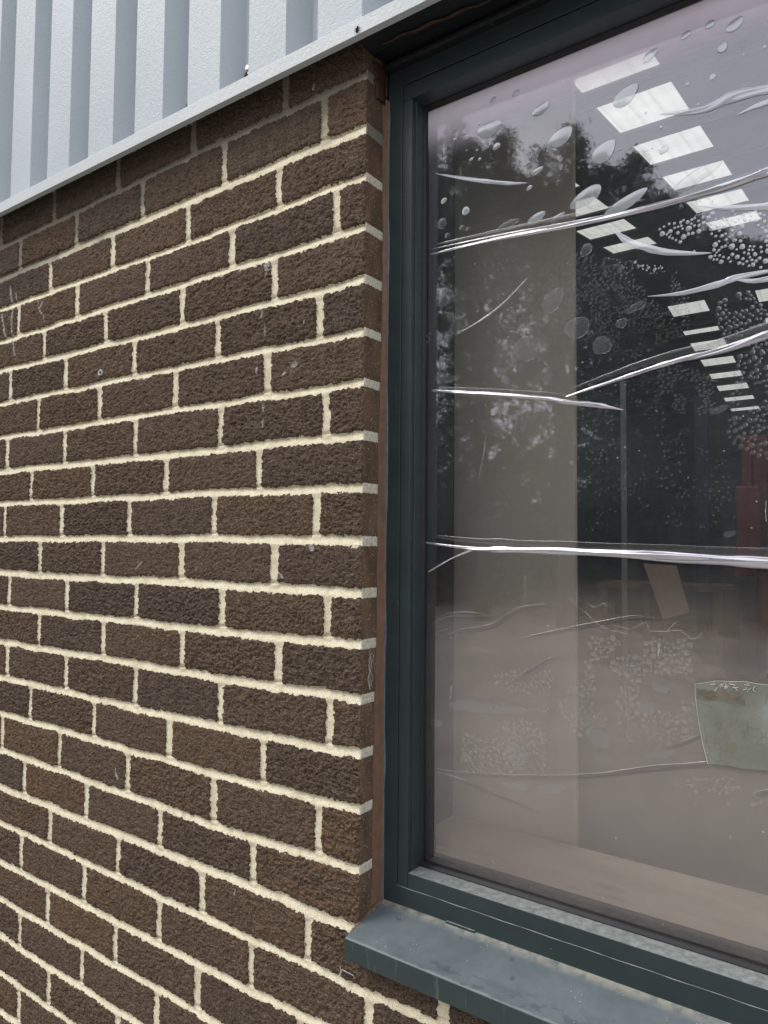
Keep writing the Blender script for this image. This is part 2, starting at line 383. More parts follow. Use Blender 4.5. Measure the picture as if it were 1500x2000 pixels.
# ================================================================== BRICK WALL
BEDS = {
 1: [(-1.0519, 0.6740), (-0.673, 0.675), (-0.3494, 0.6777), (-0.0031, 0.6743)], 2: [(-1.0469, 0.5994), (-0.3469, 0.5967), (-0.0004, 0.597)],
 3: [(-1.0419, 0.5266), (-0.3447, 0.5226), (-0.0032, 0.5247)], 4: [(-1.0368, 0.4508), (-0.3425, 0.4508), (-0.0023, 0.4495)],
 5: [(-1.0323, 0.3845), (-0.3403, 0.3761), (-0.0015, 0.3742)], 6: [(-1.0271, 0.3081), (-0.3381, 0.3028), (-0.0024, 0.2991)],
 7: [(-1.0219, 0.2312), (-0.3359, 0.2293), (-0.0015, 0.2256)], 8: [(-1.0167, 0.155), (-0.3336, 0.1528), (0.0011, 0.1519)],
 9: [(-1.0118, 0.0816), (-0.3314, 0.0813), (0.0002, 0.0769)], 10: [(-1.0066, 0.0055), (-0.3291, 0.0061), (-0.0007, 0.003)],
 11: [(-1.0015, -0.07), (-0.3268, -0.0701), (-0.0052, -0.0711)], 12: [(-0.9965, -0.1438), (-0.3246, -0.1449), (0.0019, -0.1422)],
 13: [(-0.9914, -0.2192), (-0.3223, -0.2199), (0.0019, -0.2172)], 14: [(-0.9861, -0.2961), (-0.32, -0.2984), (0.001, -0.2932)],
 15: [(-0.981, -0.3713), (-0.3177, -0.3745), (0.0011, -0.3684)], 16: [(-0.9758, -0.449), (-0.3152, -0.4549), (-0.0015, -0.4486)],
 17: [(-0.9705, -0.5272), (-0.3131, -0.5273), (-0.0156, -0.5292)], 18: [(-0.9654, -0.6025), (-0.3107, -0.6047), (0.0835, -0.6066)],
 19: [(-0.9599, -0.6824), (-0.3083, -0.6833), (-0.0648, -0.6771)], 20: [(-0.9548, -0.7585), (-0.3061, -0.7574)],
 21: [(-0.9497, -0.8329), (-0.4798, -0.8329)], 22: [(-0.9447, -0.9066), (-0.678, -0.9082)], 23: [(-0.9396, -0.9828)]}
for k in (-1, 0): BEDS[k] = [(0, .6753 + .075 * (1 - k))]
for k in range(24, 34): BEDS[k] = [(0, -.9828 - .075 * (k - 23))]
PERPS = {
 0: [-0.8298, -0.6036, -0.3826, -0.161], 1: [-0.9633, -0.7417, -0.5244, -0.3006, -0.0808], 2: [-0.8358, -0.6135, -0.3914, -0.1724],
 3: [-0.9609, -0.7325, -0.5026, -0.2778, -0.0549], 4: [-0.8514, -0.6304, -0.4017, -0.1791], 5: [-0.9867, -0.7659, -0.5366, -0.3086, -0.0851],
 6: [-0.8653, -0.6442, -0.416, -0.1916], 7: [-0.9899, -0.7613, -0.5274, -0.298, -0.0708], 8: [-0.8846, -0.6589, -0.4361, -0.2073],
 9: [-0.9914, -0.7647, -0.5399, -0.3088, -0.0867], 10: [-0.8414, -0.6189, -0.3902, -0.1708], 11: [-0.9626, -0.7379, -0.5138, -0.2855, -0.0643],
 12: [-0.8365, -0.6113, -0.3832, -0.1581], 13: [-0.9602, -0.7327, -0.509, -0.2854, -0.0572], 14: [-0.8615, -0.6339, -0.4117, -0.187],
 15: [-0.9716, -0.7472, -0.5253, -0.2975, -0.0757], 16: [-0.876, -0.6514, -0.4307, -0.2064], 17: [-0.7735, -0.5477, -0.3206, -0.0924, 0.1331],
 18: [-0.8788, -0.6508, -0.428, -0.206, 0.0171], 19: [-0.7736, -0.5488, -0.3271], 20: [-0.8751, -0.6516, -0.4294], 21: [-0.7622, -0.5368], 22: [-0.8696]}
BWID = {2: .0165, 10: .0140, 11: .0145, 17: .0145, 5: .0130}
WIN = (.0025, 1.78, -.504, .700)

def wall_fields(X, Z, is_ret):
    """signed distance to the brick edge (+ inside a brick), tone, height, dirt, stain"""
    n = X.shape; sdf = np.full(n, -.02); tone = np.zeros(n); hgt = np.zeros(n); jt = np.full(n, .5)
    XX = np.where(is_ret, 0.0, X)
    wav = .0012 * (fbm(XX * 9, Z * 4, 5, 2) - .5) * 2
    ks = sorted(BEDS)
    zc = {k: np.interp(XX, [p[0] for p in BEDS[k]], [p[1] for p in BEDS[k]]) + .0016 * (vnoise(XX * 14, XX * 0 + k, 3) - .5) * 2 for k in ks}
    rw = np.random.default_rng(5)
    WB = {k: BWID.get(k, .0120 + .0018 * rw.random()) for k in ks}
    for k in ks[:-1]:
        m = (Z <= zc[k]) & (Z > zc[k + 1])
        if not m.any(): continue
        P = list(PERPS.get(k, [])) or [(-.1 if k % 2 else -.2)]
        keep = np.random.default_rng(100 + k)
        while P[0] > -3.2: P.insert(0, P[0] - .2255 + .004 * keep.random())
        while P[-1] < 3.4: P.append(P[-1] + .2255 - .004 * keep.random())
        P = np.array(P); PW = .0118 + .0038 * keep.random(len(P)); tn = keep.random(len(P) + 1) ; amp = keep.random(len(P) + 1)
        tilt = (keep.random(len(P)) - .5) * .05
        if k < 17: ret_P = P[P < -.01]
        x = X[m]; z = Z[m]; r = is_ret[m]
        zm = (zc[k][m] + zc[k + 1][m]) / 2
        xx = np.where(r, 0.0, x)
        d = np.full(x.shape, 9.0)
        idx = np.searchsorted(P, xx)
        for q in (-1, 0):
            j = np.clip(idx + q, 0, len(P) - 1)
            dq = np.abs(xx - (P[j] + tilt[j] * (z - zm))) - PW[j] / 2
            dq = np.where((P[j] > -.01) & (r | (z > WIN[2] - .03)), 9.0, dq)
            d = np.minimum(d, dq)
        d = np.where(r, .03, d)
        dt = zc[k][m] - z - WB[k] / 2; db = z - zc[k + 1][m] - WB[k + 1] / 2
        dz = np.minimum(dt, db)
        rr = .006
        a = np.maximum(rr - d, 0); b = np.maximum(rr - dz, 0)
        s = np.where((d < rr) & (dz < rr), rr - np.sqrt(a * a + b * b), np.minimum(d, dz))
        sdf[m] = s; tone[m] = tn[np.clip(idx, 0, len(tn) - 1)]; hgt[m] = amp[np.clip(idx, 0, len(amp) - 1)]
        # position across the joint (0 top .. 1 bottom) for the struck profile
        jt[m] = np.where(dt < db, np.where(dt < 0, .5 + (dt + WB[k] / 2) / WB[k], 1 - .4 * np.clip(dt / .008, 0, 1)),
                         np.where(db < 0, .5 - (db + WB[k + 1] / 2) / WB[k + 1], .6 * np.clip(db / .006, 0, 1)))
        nearp = np.clip(1 - d / .004, 0, 1) * (db < 0) * (dt > db)
        jt[m] = jt[m] * (1 - nearp) + np.maximum(jt[m], .6) * nearp
    rag = (fbm(XX * 210, Z * 260, 21, 2) - .5) * .0058 + (fbm(XX * 60, Z * 60, 22, 2) - .5) * .0036
    sdf = sdf + np.where(is_ret, rag * .25, rag)
    return sdf, tone, hgt, jt

def wall_height(X, Z, is_ret, sdf, amp, jt):
    mask = np.clip(sdf / .0012 + .4, 0, 1); mask = mask * mask * (3 - 2 * mask)
    XX = np.where(is_ret, X, X)
    # dragged, torn face texture: ragged horizontal scales
    wx = (fbm(XX * 40, Z * 40, 31, 2) - .5) * .9; wz = (fbm(XX * 40, Z * 40, 41, 2) - .5) * .9
    a = fbm(XX * 95 + wx * 2, Z * 210 + wz * 3, 51, 3); b = fbm(XX * 260, Z * 340, 61, 2)
    tear = 1 - np.abs(2 * a - 1) * 1.6
    face = (.0023 * (tear - .55) + .0032 * (b - .5)) * (.70 + .65 * amp) + .0020 * (fbm(XX * 14, Z * 18, 71, 2) - .5)
    face = np.where(is_ret, face * .12, face)
    face = face - .0016 * np.exp(-np.maximum(sdf, 0) / .0035)
    t = np.clip(jt, 0, 1)
    mort = -.0058 * (1 - t) ** 1.3 - .0012 + .0012 * (fbm(XX * 150, Z * 150, 81, 3) - .5)
    mort = np.where(is_ret, -.0004 + .0006 * (fbm(XX * 150, Z * 150, 81, 2) - .5), mort)
    return face * mask + mort * (1 - mask)

def seg_stain(X, Z, pts, wd):
    best = np.full(X.shape, 9.0)
    for (a, b) in zip(pts[:-1], pts[1:]):
        ax, az = on(*a, 1, 0)[[0, 2]]; bx, bz = on(*b, 1, 0)[[0, 2]]
        dx, dz = bx - ax, bz - az; t = np.clip(((X - ax) * dx + (Z - az) * dz) / (dx * dx + dz * dz + 1e-12), 0, 1)
        best = np.minimum(best, np.hypot(X - ax - t * dx, Z - az - t * dz))
    return np.clip(1.6 - best / wd, 0, 1)

def grid_patch(us, zs, ret=False):
    """us: arc coordinate, x for u<=0, turning the corner for u>0 when ret"""
    U, Z = np.meshgrid(us, zs); isr = (U > 0) if ret else np.zeros(U.shape, bool)
    sdf, tone, amp, jt = wall_fields(U, Z, isr)
    h = wall_height(U, Z, isr, sdf, amp, jt)
    if ret:
        X = np.where(isr, 0, U); Y = np.where(isr, U, 0.0)
        tt = np.clip((U + .0025) / .005, 0, 1) * math.pi / 2
        nx, ny = np.sin(tt), -np.cos(tt)
        rnd = np.maximum(0, 1 - np.abs(U) / .0025) * .0012
        chip = np.clip(fbm(Z * 60, Z * 0 + 3, 91, 3) - .58, 0, 1) * .02 * np.maximum(0, 1 - np.abs(U) / .006)
        X = X + nx * (h - rnd - chip); Y = Y + ny * (h - rnd - chip)
    else:
        X = U + 0; Y = -h
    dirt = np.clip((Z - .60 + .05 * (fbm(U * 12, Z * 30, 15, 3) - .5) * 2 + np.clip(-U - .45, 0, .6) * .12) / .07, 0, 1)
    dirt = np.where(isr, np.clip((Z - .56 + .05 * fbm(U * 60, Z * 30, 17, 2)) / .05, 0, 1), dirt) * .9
    st = np.zeros(U.shape)
    if not ret or us.min() > -1.2:
        Xs = np.where(isr, 9, U)
        for pts, wd in STAINS: st = np.maximum(st, seg_stain(Xs, Z, pts, wd))
    rt = np.where(isr, 1.0, np.clip(1 + U / .004, 0, 1) * .4 if ret else 0.0)
    V = np.stack([X.ravel(), Y.ravel(), Z.ravel()], 1)
    nz, nu = U.shape; idx = np.arange(nz * nu).reshape(nz, nu)
    F = np.stack([idx[:-1, :-1].ravel(), idx[:-1, 1:].ravel(), idx[1:, 1:].ravel(), idx[1:, :-1].ravel()], 1)
    return V, F, dict(sdf=sdf.ravel(), tone=tone.ravel(), stain=st.ravel(), dirt=dirt.ravel(), ret=(rt * np.ones(U.shape)).ravel())

STAINS = [([(20, 562), (24, 600), (22, 640), (28, 692)], .0028), ([(4, 615), (8, 650), (12, 660)], .003), ([(30, 572), (33, 590)], .0016),
          ([(73, 583), (76, 604), (84, 590)], .0016), ([(76, 604), (86, 618), (87, 628)], .0012), ([(527, 508), (519, 518), (524, 524)], .0035),
          ([(519, 520), (519, 538)], .0012), ([(511, 600), (511, 620)], .0012), ([(516, 635), (517, 654)], .001), ([(514, 790), (514, 802)], .0015),
          ([(514, 820), (514, 833)], .0015), ([(501, 716), (501, 730)], .0012), ([(571, 713), (577, 711)], .0035), ([(549, 732), (557, 728)], .002),
          ([(594, 626), (594, 632)], .001), ([(226, 1512), (229, 1520)], .003), ([(225, 1500), (226, 1512)], .001), ([(459, 1738), (459, 1748)], .001),
          ([(545, 1120), (551, 1128)], .0016), ([(266, 1110), (277, 1098)], .0012), ([(606, 1066), (609, 1073)], .003), ([(612, 168), (612, 172)], .002)]
def build_wall():
    parts = []
    d = .00145
    Zs = lambda a, b, s: np.linspace(a, b, int(round((b - a) / s)) + 1)
    ux = Zs(-1.09, 0, d)
    parts.append(grid_patch(np.concatenate([ux, Zs(d, .052, d)]), Zs(-.5285, .775, d), True))
    parts.append(grid_patch(np.concatenate([ux, Zs(d, .56, d)]), Zs(-.80, -.5285, d)))
    parts.append(grid_patch(ux, Zs(-1.03, -.80, d)))
    c = .006
    parts.append(grid_patch(Zs(-3.0, -1.09, c), Zs(-1.55, .775, c)))
    parts.append(grid_patch(Zs(-1.09, 0, c), Zs(-1.55, -1.03, c)))
    parts.append(grid_patch(Zs(0, .56, c), Zs(-1.55, -.80, c)))
    parts.append(grid_patch(Zs(.56, 1.80, c), Zs(-1.55, -.5285, c)))
    parts.append(grid_patch(Zs(1.785, 3.2, c), Zs(-1.55, .775, c)))
    V = np.concatenate([p[0] for p in parts]); off = 0; F = []
    for p in parts: F.append(p[1] + off); off += len(p[0])
    F = np.concatenate(F).astype(np.int32)
    me = bpy.data.meshes.new('brick_wall')
    me.vertices.add(len(V)); me.vertices.foreach_set('co', V.astype(np.float32).ravel())
    me.loops.add(F.size); me.loops.foreach_set('vertex_index', F.ravel())
    me.polygons.add(len(F)); me.polygons.foreach_set('loop_start', np.arange(0, F.size, 4, dtype=np.int32))
    me.polygons.foreach_set('loop_total', np.full(len(F), 4, np.int32)); me.polygons.foreach_set('use_smooth', np.ones(len(F), bool))
    me.update(calc_edges=True)
    for k in ('sdf', 'tone', 'stain', 'dirt', 'ret'):
        a = me.attributes.new(k, 'FLOAT', 'POINT'); a.data.foreach_set('value', np.concatenate([p[2][k] for p in parts]).astype(np.float32))
    o = link('brick_wall', me, M_WALL)
    tag(o, 'rough dark brown brick wall with raised cream mortar joints', 'wall')
build_wall()

# ================================================================== CLADDING
clad = empty('metal_cladding', (-1.2, -.02, .72), 'pale grey ribbed metal wall cladding above the brickwork', 'cladding')
prof = []; x = -.064 - .1475 * 20
while x < 3.3:
    prof += [(x, -.030), (x + .0795, -.030), (x + .106, .002), (x + .121, .002)]; x += .1475
mb = MB(); ztop = 4.25; v = []; f = []
NZ = 2
for (px, py) in prof: v += [(px, py, .7285 - .0145 * px), (px, py, ztop)]
for i in range(len(prof) - 1): f.append((2 * i, 2 * i + 2, 2 * i + 3, 2 * i + 1))
mb.add(v, f); sh = mb.build('corrugated_sheet', M_CLAD, clad)
so = sh.modifiers.new('thick', 'SOLIDIFY'); so.thickness = .0012
bevel(sh, .0018, 2, 25)
# overlapping side lap: a second sheet's edge lies proud on the crown nearest the window
lap = MB(); x0 = -.064
lap.add([(x0 - .0015, -.0325, .7165), (x0 + .0795, -.0325, .7150), (x0 + .106, -.0005, .7145), (x0 - .0015, -.0325, ztop), (x0 + .0795, -.0325, ztop), (x0 + .106, -.0005, ztop)], [(0, 1, 4, 3), (1, 2, 5, 4)])
lp = lap.build('sheet_overlap', M_CLAD, clad); so = lp.modifiers.new('thick', 'SOLIDIFY'); so.thickness = .0014; so.offset = 0
fl = MB(); SL = -.0145
zf = lambda x: .7035 + SL * x
xa, xb = -3.0, 3.3
fl.extrude_x([(-.040, zf(xa)), (-.040, zf(xa) + .0225), (-.0375, zf(xa) + .0245), (.004, zf(xa) + .034), (.004, zf(xa) + .0325), (-.0365, zf(xa) + .0225), (-.0375, zf(xa) + .0015), (-.028, zf(xa) + .003), (-.028, zf(xa) + .001)], xa, xb, SL)
bevel(fl.build('drip_flashing', M_FLASH, clad), .0006, 2, 20)
q = on(483, 132, 1, -.012)
rv = MB(); rv.tube([(q[0], .002, q[2]), (q[0], -.006, q[2])], .0085, 6); rv.tube([(q[0], -.006, q[2]), (q[0], -.013, q[2])], .0052, 6)
bevel(rv.build('fixing_screw', M_SCREW, clad), .0008)

# dark soffit trim between flashing and window head
lt = empty('lintel_trim', (.9, .02, .70), 'black pressed metal soffit trim over the window head', 'trim')
m_ = MB(); zz = .7035
m_.add([(.001, -.036, zz + .004), (3.2, -.036, zz - .042), (3.2, .010, zz - .040), (.001, .010, zz + .005)], [(0, 1, 2, 3)])
m_.add([(.001, .010, zz + .005), (3.2, .010, zz - .040), (3.2, .050, zz - .030), (.001, .050, zz + .012)], [(0, 1, 2, 3)])
o = m_.build('soffit_panel', M_LINTEL, lt); so = o.modifiers.new('t', 'SOLIDIFY'); so.thickness = .002; so.offset = 1
m_ = MB(); m_.box(.0015, 1.79, .036, .058, .6985, .7080); bevel(m_.build('head_packer', M_LINTEL, lt), .003)
# brown sealant smear left up in the corner
m_ = MB()
pts = [(on(735, 60, 0, -.0 + .001)), (on(742, 118, 0, .001))]
N = 14; v = []; f = []
for i in range(N):
    t = i / (N - 1); z = .650 + .052 * t; wv_ = .004 * math.sin(i * 1.9) + .002 * math.sin(i * 4.3)
    v += [(.0012, .020 + wv_ - .004 * t, z), (.0040, .026 + wv_ * .5, z), (.0045, .036, z), (.0015, .046, z)]
for i in range(N - 1):
    for k in range(3): f.append((4 * i + k, 4 * i + k + 1, 4 * i + 4 + k + 1, 4 * i + 4 + k))
m_.add(v, f); o = m_.build('sealant_smear', M_SEALDARK, lt); smooth(o); so = o.modifiers.new('t', 'SOLIDIFY'); so.thickness = .001
v = []; f = []
for i in range(30):                                             # long lick of it on the soffit
    t = i / 29; x = .03 + .17 * t; y = -.004 + .012 * t + .0012 * math.sin(i * .8); wd = (.0015 + .0022 * abs(math.sin(i * .37))) * min(1, 4 * t + .1, 4.1 - 4 * t); z = zz - .0145 * x + .0015 + .003 * 0
    v += [(x, y - wd, z), (x, y, z - .0016), (x, y + wd, z)]
for i in range(29):
    for k in range(2): f.append((3 * i + k, 3 * i + k + 1, 3 * i + 3 + k + 1, 3 * i + 3 + k))
m_ = MB(); m_.add(v, f); o = m_.build('sealant_smear', M_SEALDARK, lt); smooth(o)

# ================================================================== WINDOW
win = empty('window', (.9, .06, -.504), 'fixed dark anthracite window with peeling bubbled reflective film', 'window')
x0, x1, z0, z1 = WIN
m_ = MB(); m_.ring(WIN, [(0, .118), (0, .050), (.0262, .050), (.0262, .058), (.046, .058), (.046, .118)])
bevel(m_.build('outer_frame', M_FRAME, win), .0012)
o_ = .0275; bi = .0440
beads = [(x0 + o_, x1 - o_, z1 - .0520, z1 - .0300), (x0 + o_, x0 + bi, z0 + .0275, z1 - .0525),
         (x1 - bi, x1 - o_, z0 + .0275, z1 - .0525), (x0 + bi + .0004, x1 - bi - .0004, z0 + .0270, z0 + .0480)]
beads[0] = (x0 + o_, x1 - o_, .6480, .6712)
for b in beads:
    m_ = MB(); m_.box(b[0], b[1], .0490, .0795, b[2], b[3]); bevel(m_.build('glazing_bead', M_FRAME, win), .0010)
IN = (x0 + bi, x1 - bi, z0 + .048, .6480)
m_ = MB(); m_.ring(IN, [(-.004, .0770), (.0012, .0770), (.0050, .0795), (.0058, .0815), (.0058, .0838), (-.004, .0838)])
bevel(m_.build('rubber_gasket', M_GASKET, win), .0006)
m_ = MB(); m_.ring(IN, [(-.004, .0905), (.0125, .0905), (.0125, .1035), (-.004, .1035)]); m_.build('spacer_bar', M_SPACER, win)
m_ = MB(); m_.box(IN[0] - .003, IN[1] + .003, .0852, .0900, IN[2] - .003, IN[3] + .003); m_.build('glass_pane', M_PANE, win)
m_ = MB(); m_.box(IN[0] - .003, IN[1] + .003, .1040, .1080, IN[2] - .003, IN[3] + .003); m_.build('glass_pane', M_PANE, win)

# film sheet: a fine grid with slow waves
def film_sheet():
    xs = np.linspace(IN[0] + .0045, IN[1] - .0045, 240); zs = np.linspace(IN[2] + .0045, IN[3] - .0045, 180)
    X, Z = np.meshgrid(xs, zs)
    Y = .0846 - .00010 * (fbm(X * 7, Z * 10, 131, 2) - .5) * 2
    V = np.stack([X.ravel(), Y.ravel(), Z.ravel()], 1).tolist(); n = len(xs)
    F = [(j * n + i, j * n + i + 1, (j + 1) * n + i + 1, (j + 1) * n + i) for j in range(len(zs) - 1) for i in range(n - 1)]
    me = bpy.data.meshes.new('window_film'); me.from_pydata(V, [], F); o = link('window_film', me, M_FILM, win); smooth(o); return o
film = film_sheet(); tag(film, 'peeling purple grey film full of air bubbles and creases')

def bubble(mb, cx, cz, rx, rz, ang, h=None, seg=12, rings=3, lens=False):
    h = h if h is not None else .05 * min(rx, rz); y0 = .0838
    v = [(cx, y0 - h, cz)]; f = []; ca, sa = math.cos(ang), math.sin(ang)
    for r in range(1, rings + 1):
        t = r / rings
        for k in range(seg):
            a = 2 * math.pi * k / seg; c_, s_ = math.cos(a), math.sin(a)
            if lens: s_ = math.copysign(abs(s_) ** 1.2, s_) * (1 - .07 * c_); 
            wob = 1 + .06 * math.sin(3 * a + cx * 900)
            px, pz = rx * t * c_ * wob, rz * t * s_ * wob
            v.append((cx + px * ca - pz * sa, y0 - h * (1 - t * t) , cz + px * sa + pz * ca))
    for k in range(seg): f.append((0, 1 + k, 1 + (k + 1) % seg))
    for r in range(rings - 1):
        b = 1 + r * seg
        for k in range(seg): f.append((b + k, b + seg + k, b + seg + (k + 1) % seg, b + (k + 1) % seg))
    mb.add(v, f)
def px_bubble(mb, u, v, ru, rv, deg, lens=False, seg=20):
    cx, cz = gl(u, v); ax, az = gl(u + 10, v); bx, bz = gl(u, v + 10)
    sx = math.hypot(ax - cx, az - cz) / 10; sz = abs(bz - cz) / 10
    bubble(mb, cx, cz, ru * sx, rv * sz, math.radians(deg) * .8 + math.atan2(az - cz, ax - cx) * .0 + .12, None, seg, 4, lens)
BIG = [(956, 252, 23, 15, -5, 1), (1056, 213, 17, 9, 18, 1), (963, 195, 7, 5, 20, 0), (1008, 182, 8, 5, 20, 0), (1095, 268, 24, 16, 18, 1),
       (1179, 297, 25, 18, 35, 1), (1145, 385, 32, 16, 20, 1), (1222, 187, 26, 16, 30, 1), (1222, 396, 44, 12, 17, 1), (1357, 348, 54, 13, 20, 1),
       (1435, 48, 17, 10, 30, 0), (1387, 47, 9, 7, 10, 0), (1411, 93, 10, 8, 40, 0), (1392, 150, 6, 5, 40, 0), (1340, 68, 10, 6, 20, 0),
       (1270, 108, 16, 8, 30, 1), (1048, 426, 18, 9, 18, 1), (1088, 426, 16, 6, 20, 1), (987, 443, 26, 8, 14, 1), (910, 412, 7, 8, 30, 0),
       (862, 437, 10, 10, 0, 0), (902, 445, 5, 5, 0, 0), (914, 447, 4, 4, 0, 0), (867, 392, 6, 5, 30, 0), (874, 460, 5, 5, 0, 0), (1049, 334, 12, 6, 15, 1),
       (970, 286, 7, 6, 30, 0), (889, 272, 3, 2.5, 0, 0), (921, 311, 4, 3, 20, 0), (937, 311, 3, 3, 20, 0), (1034, 367, 6, 4, 30, 0), (867, 580, 17, 18, 30, 1),
       (1080, 587, 26, 17, 55, 1), (1028, 680, 26, 24, 0, 0), (1127, 640, 24, 20, 0, 0), (1176, 675, 18, 17, 0, 0), (1242, 600, 21, 7, 16, 1),
       (1214, 631, 11, 9, 20, 1), (1263, 1381, 18, 16, 20, 1), (1170, 1440, 25, 22, -50, 1),
       (1181, 1483, 18, 12, -20, 1), (1290, 1474, 30, 9, 14, 1), (1009, 1474, 22, 20, 0, 0), (852, 1412, 13, 8, 0, 0), (1291, 1342, 18, 11, -12, 1),
       (1425, 1043, 14, 6, 10, 1), (862, 740, 14, 9, -30, 1), (1142, 1142, 1, 1, 0, 0), (1445, 752, 12, 7, 20, 1), (1480, 748, 9, 3, 0, 1), (1405, 800, 20, 7, 15, 1),
       (1297, 293, 9, 6, 25, 0), (990, 740, 10, 9, 0, 0), (1060, 1385, 14, 5, 0, 0), (950, 1380, 78, 14, -4, 1), (1145, 488, 13, 10, 50, 1),
       (1212, 525, 8, 5, 40, 1), (1080, 1540, 30, 10, 10, 1), (1010, 1535, 28, 9, 0, 1), (912, 1480, 9, 9, 0, 0), (1240, 1300, 14, 8, 0, 0), (1310, 1305, 16, 10, 0, 0)]
bb = MB()
bu = MB()
for b in BIG:
    if b[2] > 1.5: px_bubble(bu if b[1] < 435 and b[2] < 50 else bb, b[0], b[1], b[2], b[3], b[4], bool(b[5]), 28)
# thin pinched rims round the bigger bubbles
rim = MB()
for b in BIG:
    if b[2] < 9 or b[1] > 700: continue
    one = MB(); px_bubble(one, b[0], b[1], b[2], b[3], b[4], bool(b[5]), 28); loop = one.v[-28:]
    rim.tube([(p[0], .0838, p[2]) for p in loop + loop[:1]], [.00013 + .00013 * random.random() for _ in range(29)], 4)
mi = MB(); mh = MB(); ml = MB()
def inside(p, poly):
    x, y = p; c = False; j = len(poly) - 1
    for i in range(len(poly)):
        if (poly[i][1] > y) != (poly[j][1] > y) and x < (poly[j][0] - poly[i][0]) * (y - poly[i][1]) / (poly[j][1] - poly[i][1]) + poly[i][0]: c = not c
        j = i
    return c
def bubble_field(poly, r0, r1, n, pack=1.02):
    us = [p[0] for p in poly]; vs_ = [p[1] for p in poly]; cell = {}; got = 0
    for _ in range(n * 14):
        if got >= n: break
        u = random.uniform(min(us), max(us)); v = random.uniform(min(vs_), max(vs_))
        if not inside((u, v), poly): continue
        if vnoise(np.array(u / 26.), np.array(v / 26.), 9) < .34: continue
        r = r0 + (r1 - r0) * random.random() ** 2
        key = (int(u // 16), int(v // 16)); ok = True
        for a in (-1, 0, 1):
            for b in (-1, 0, 1):
                for (uu, vv, rr) in cell.get((key[0] + a, key[1] + b), ()):
                    if (uu - u) ** 2 + (vv - v) ** 2 < (pack * (r + rr)) ** 2: ok = False
        if not ok: continue
        cell.setdefault(key, []).append((u, v, r)); got += 1
        px_bubble(mh if v < 530 and u > 1240 else ml if v > 1200 else mi, u, v, r * random.uniform(.95, 1.1), r * random.uniform(.85, 1.05), random.uniform(-30, 30), False, 9 if r < 4 else 14)
bubble_field([(1270, 445), (1330, 430), (1500, 395), (1500, 525), (1395, 515), (1300, 462)], 2.6, 6, 170, 1.15)
bubble_field([(1110, 490), (1290, 520), (1350, 570), (1345, 650), (1240, 700), (1115, 660)], 1.6, 3.4, 620)
bubble_field([(960, 500), (1110, 480), (1110, 640), (975, 660)], 1.4, 2.8, 150)
bubble_field([(1280, 700), (1400, 735), (1400, 800), (1350, 815), (1290, 790)], 2.4, 4.4, 190)
bubble_field([(1400, 590), (1460, 570), (1500, 610), (1500, 690), (1400, 665)], 3, 6, 90)
bubble_field([(1440, 690), (1500, 670), (1500, 900), (1420, 860)], 3, 6, 90)
bubble_field([(1090, 1325), (1250, 1325), (1245, 1400), (1200, 1415), (1130, 1440), (1095, 1390)], 3, 6.5, 170)
bubble_field([(1150, 1245), (1350, 1250), (1350, 1320), (1140, 1320)], 3, 7, 190)
bubble_field([(905, 1430), (1020, 1400), (1070, 1430), (1065, 1510), (900, 1515)], 1.8, 4, 240)
bubble_field([(1270, 1370), (1360, 1365), (1350, 1440), (1240, 1480), (1220, 1440)], 2, 5.5, 110)
bubble_field([(950, 1310), (1100, 1310), (1100, 1360), (980, 1350)], 1.8, 4, 70)
bubble_field([(1120, 700), (1280, 700), (1300, 830), (1420, 900), (1440, 1040), (1130, 1040)], 1.3, 3.0, 420)
bubble_field([(850, 900), (1100, 900), (1100, 620), (860, 640)], 1.2, 3.4, 60)
bubble_field([(860, 240), (1500, 60), (1500, 300), (1200, 330), (900, 420)], 1.0, 3.2, 45, 6)
bubble_field([(1330, 1510), (1500, 1520), (1500, 1580), (1350, 1570)], 2, 5, 60)
o = bb.build('film_bubble', M_BUBBLE, win, True); o['label'] = 'faint large air bubbles low in the film'
o = bu.build('film_bubble', M_BUBBLE_HI, win, True); o['label'] = 'pale lens shaped air bubbles high in the film'
o = rim.build('bubble_rim', M_RIM, win, True)
for mm, mt in ((mi, M_MICRO), (mh, M_MICROHI), (ml, M_MICROLO)):
    o = mm.build('film_bubble', mt, win, True); o['label'] = 'clusters of tiny round air bubbles in the film'; o['kind'] = 'stuff'

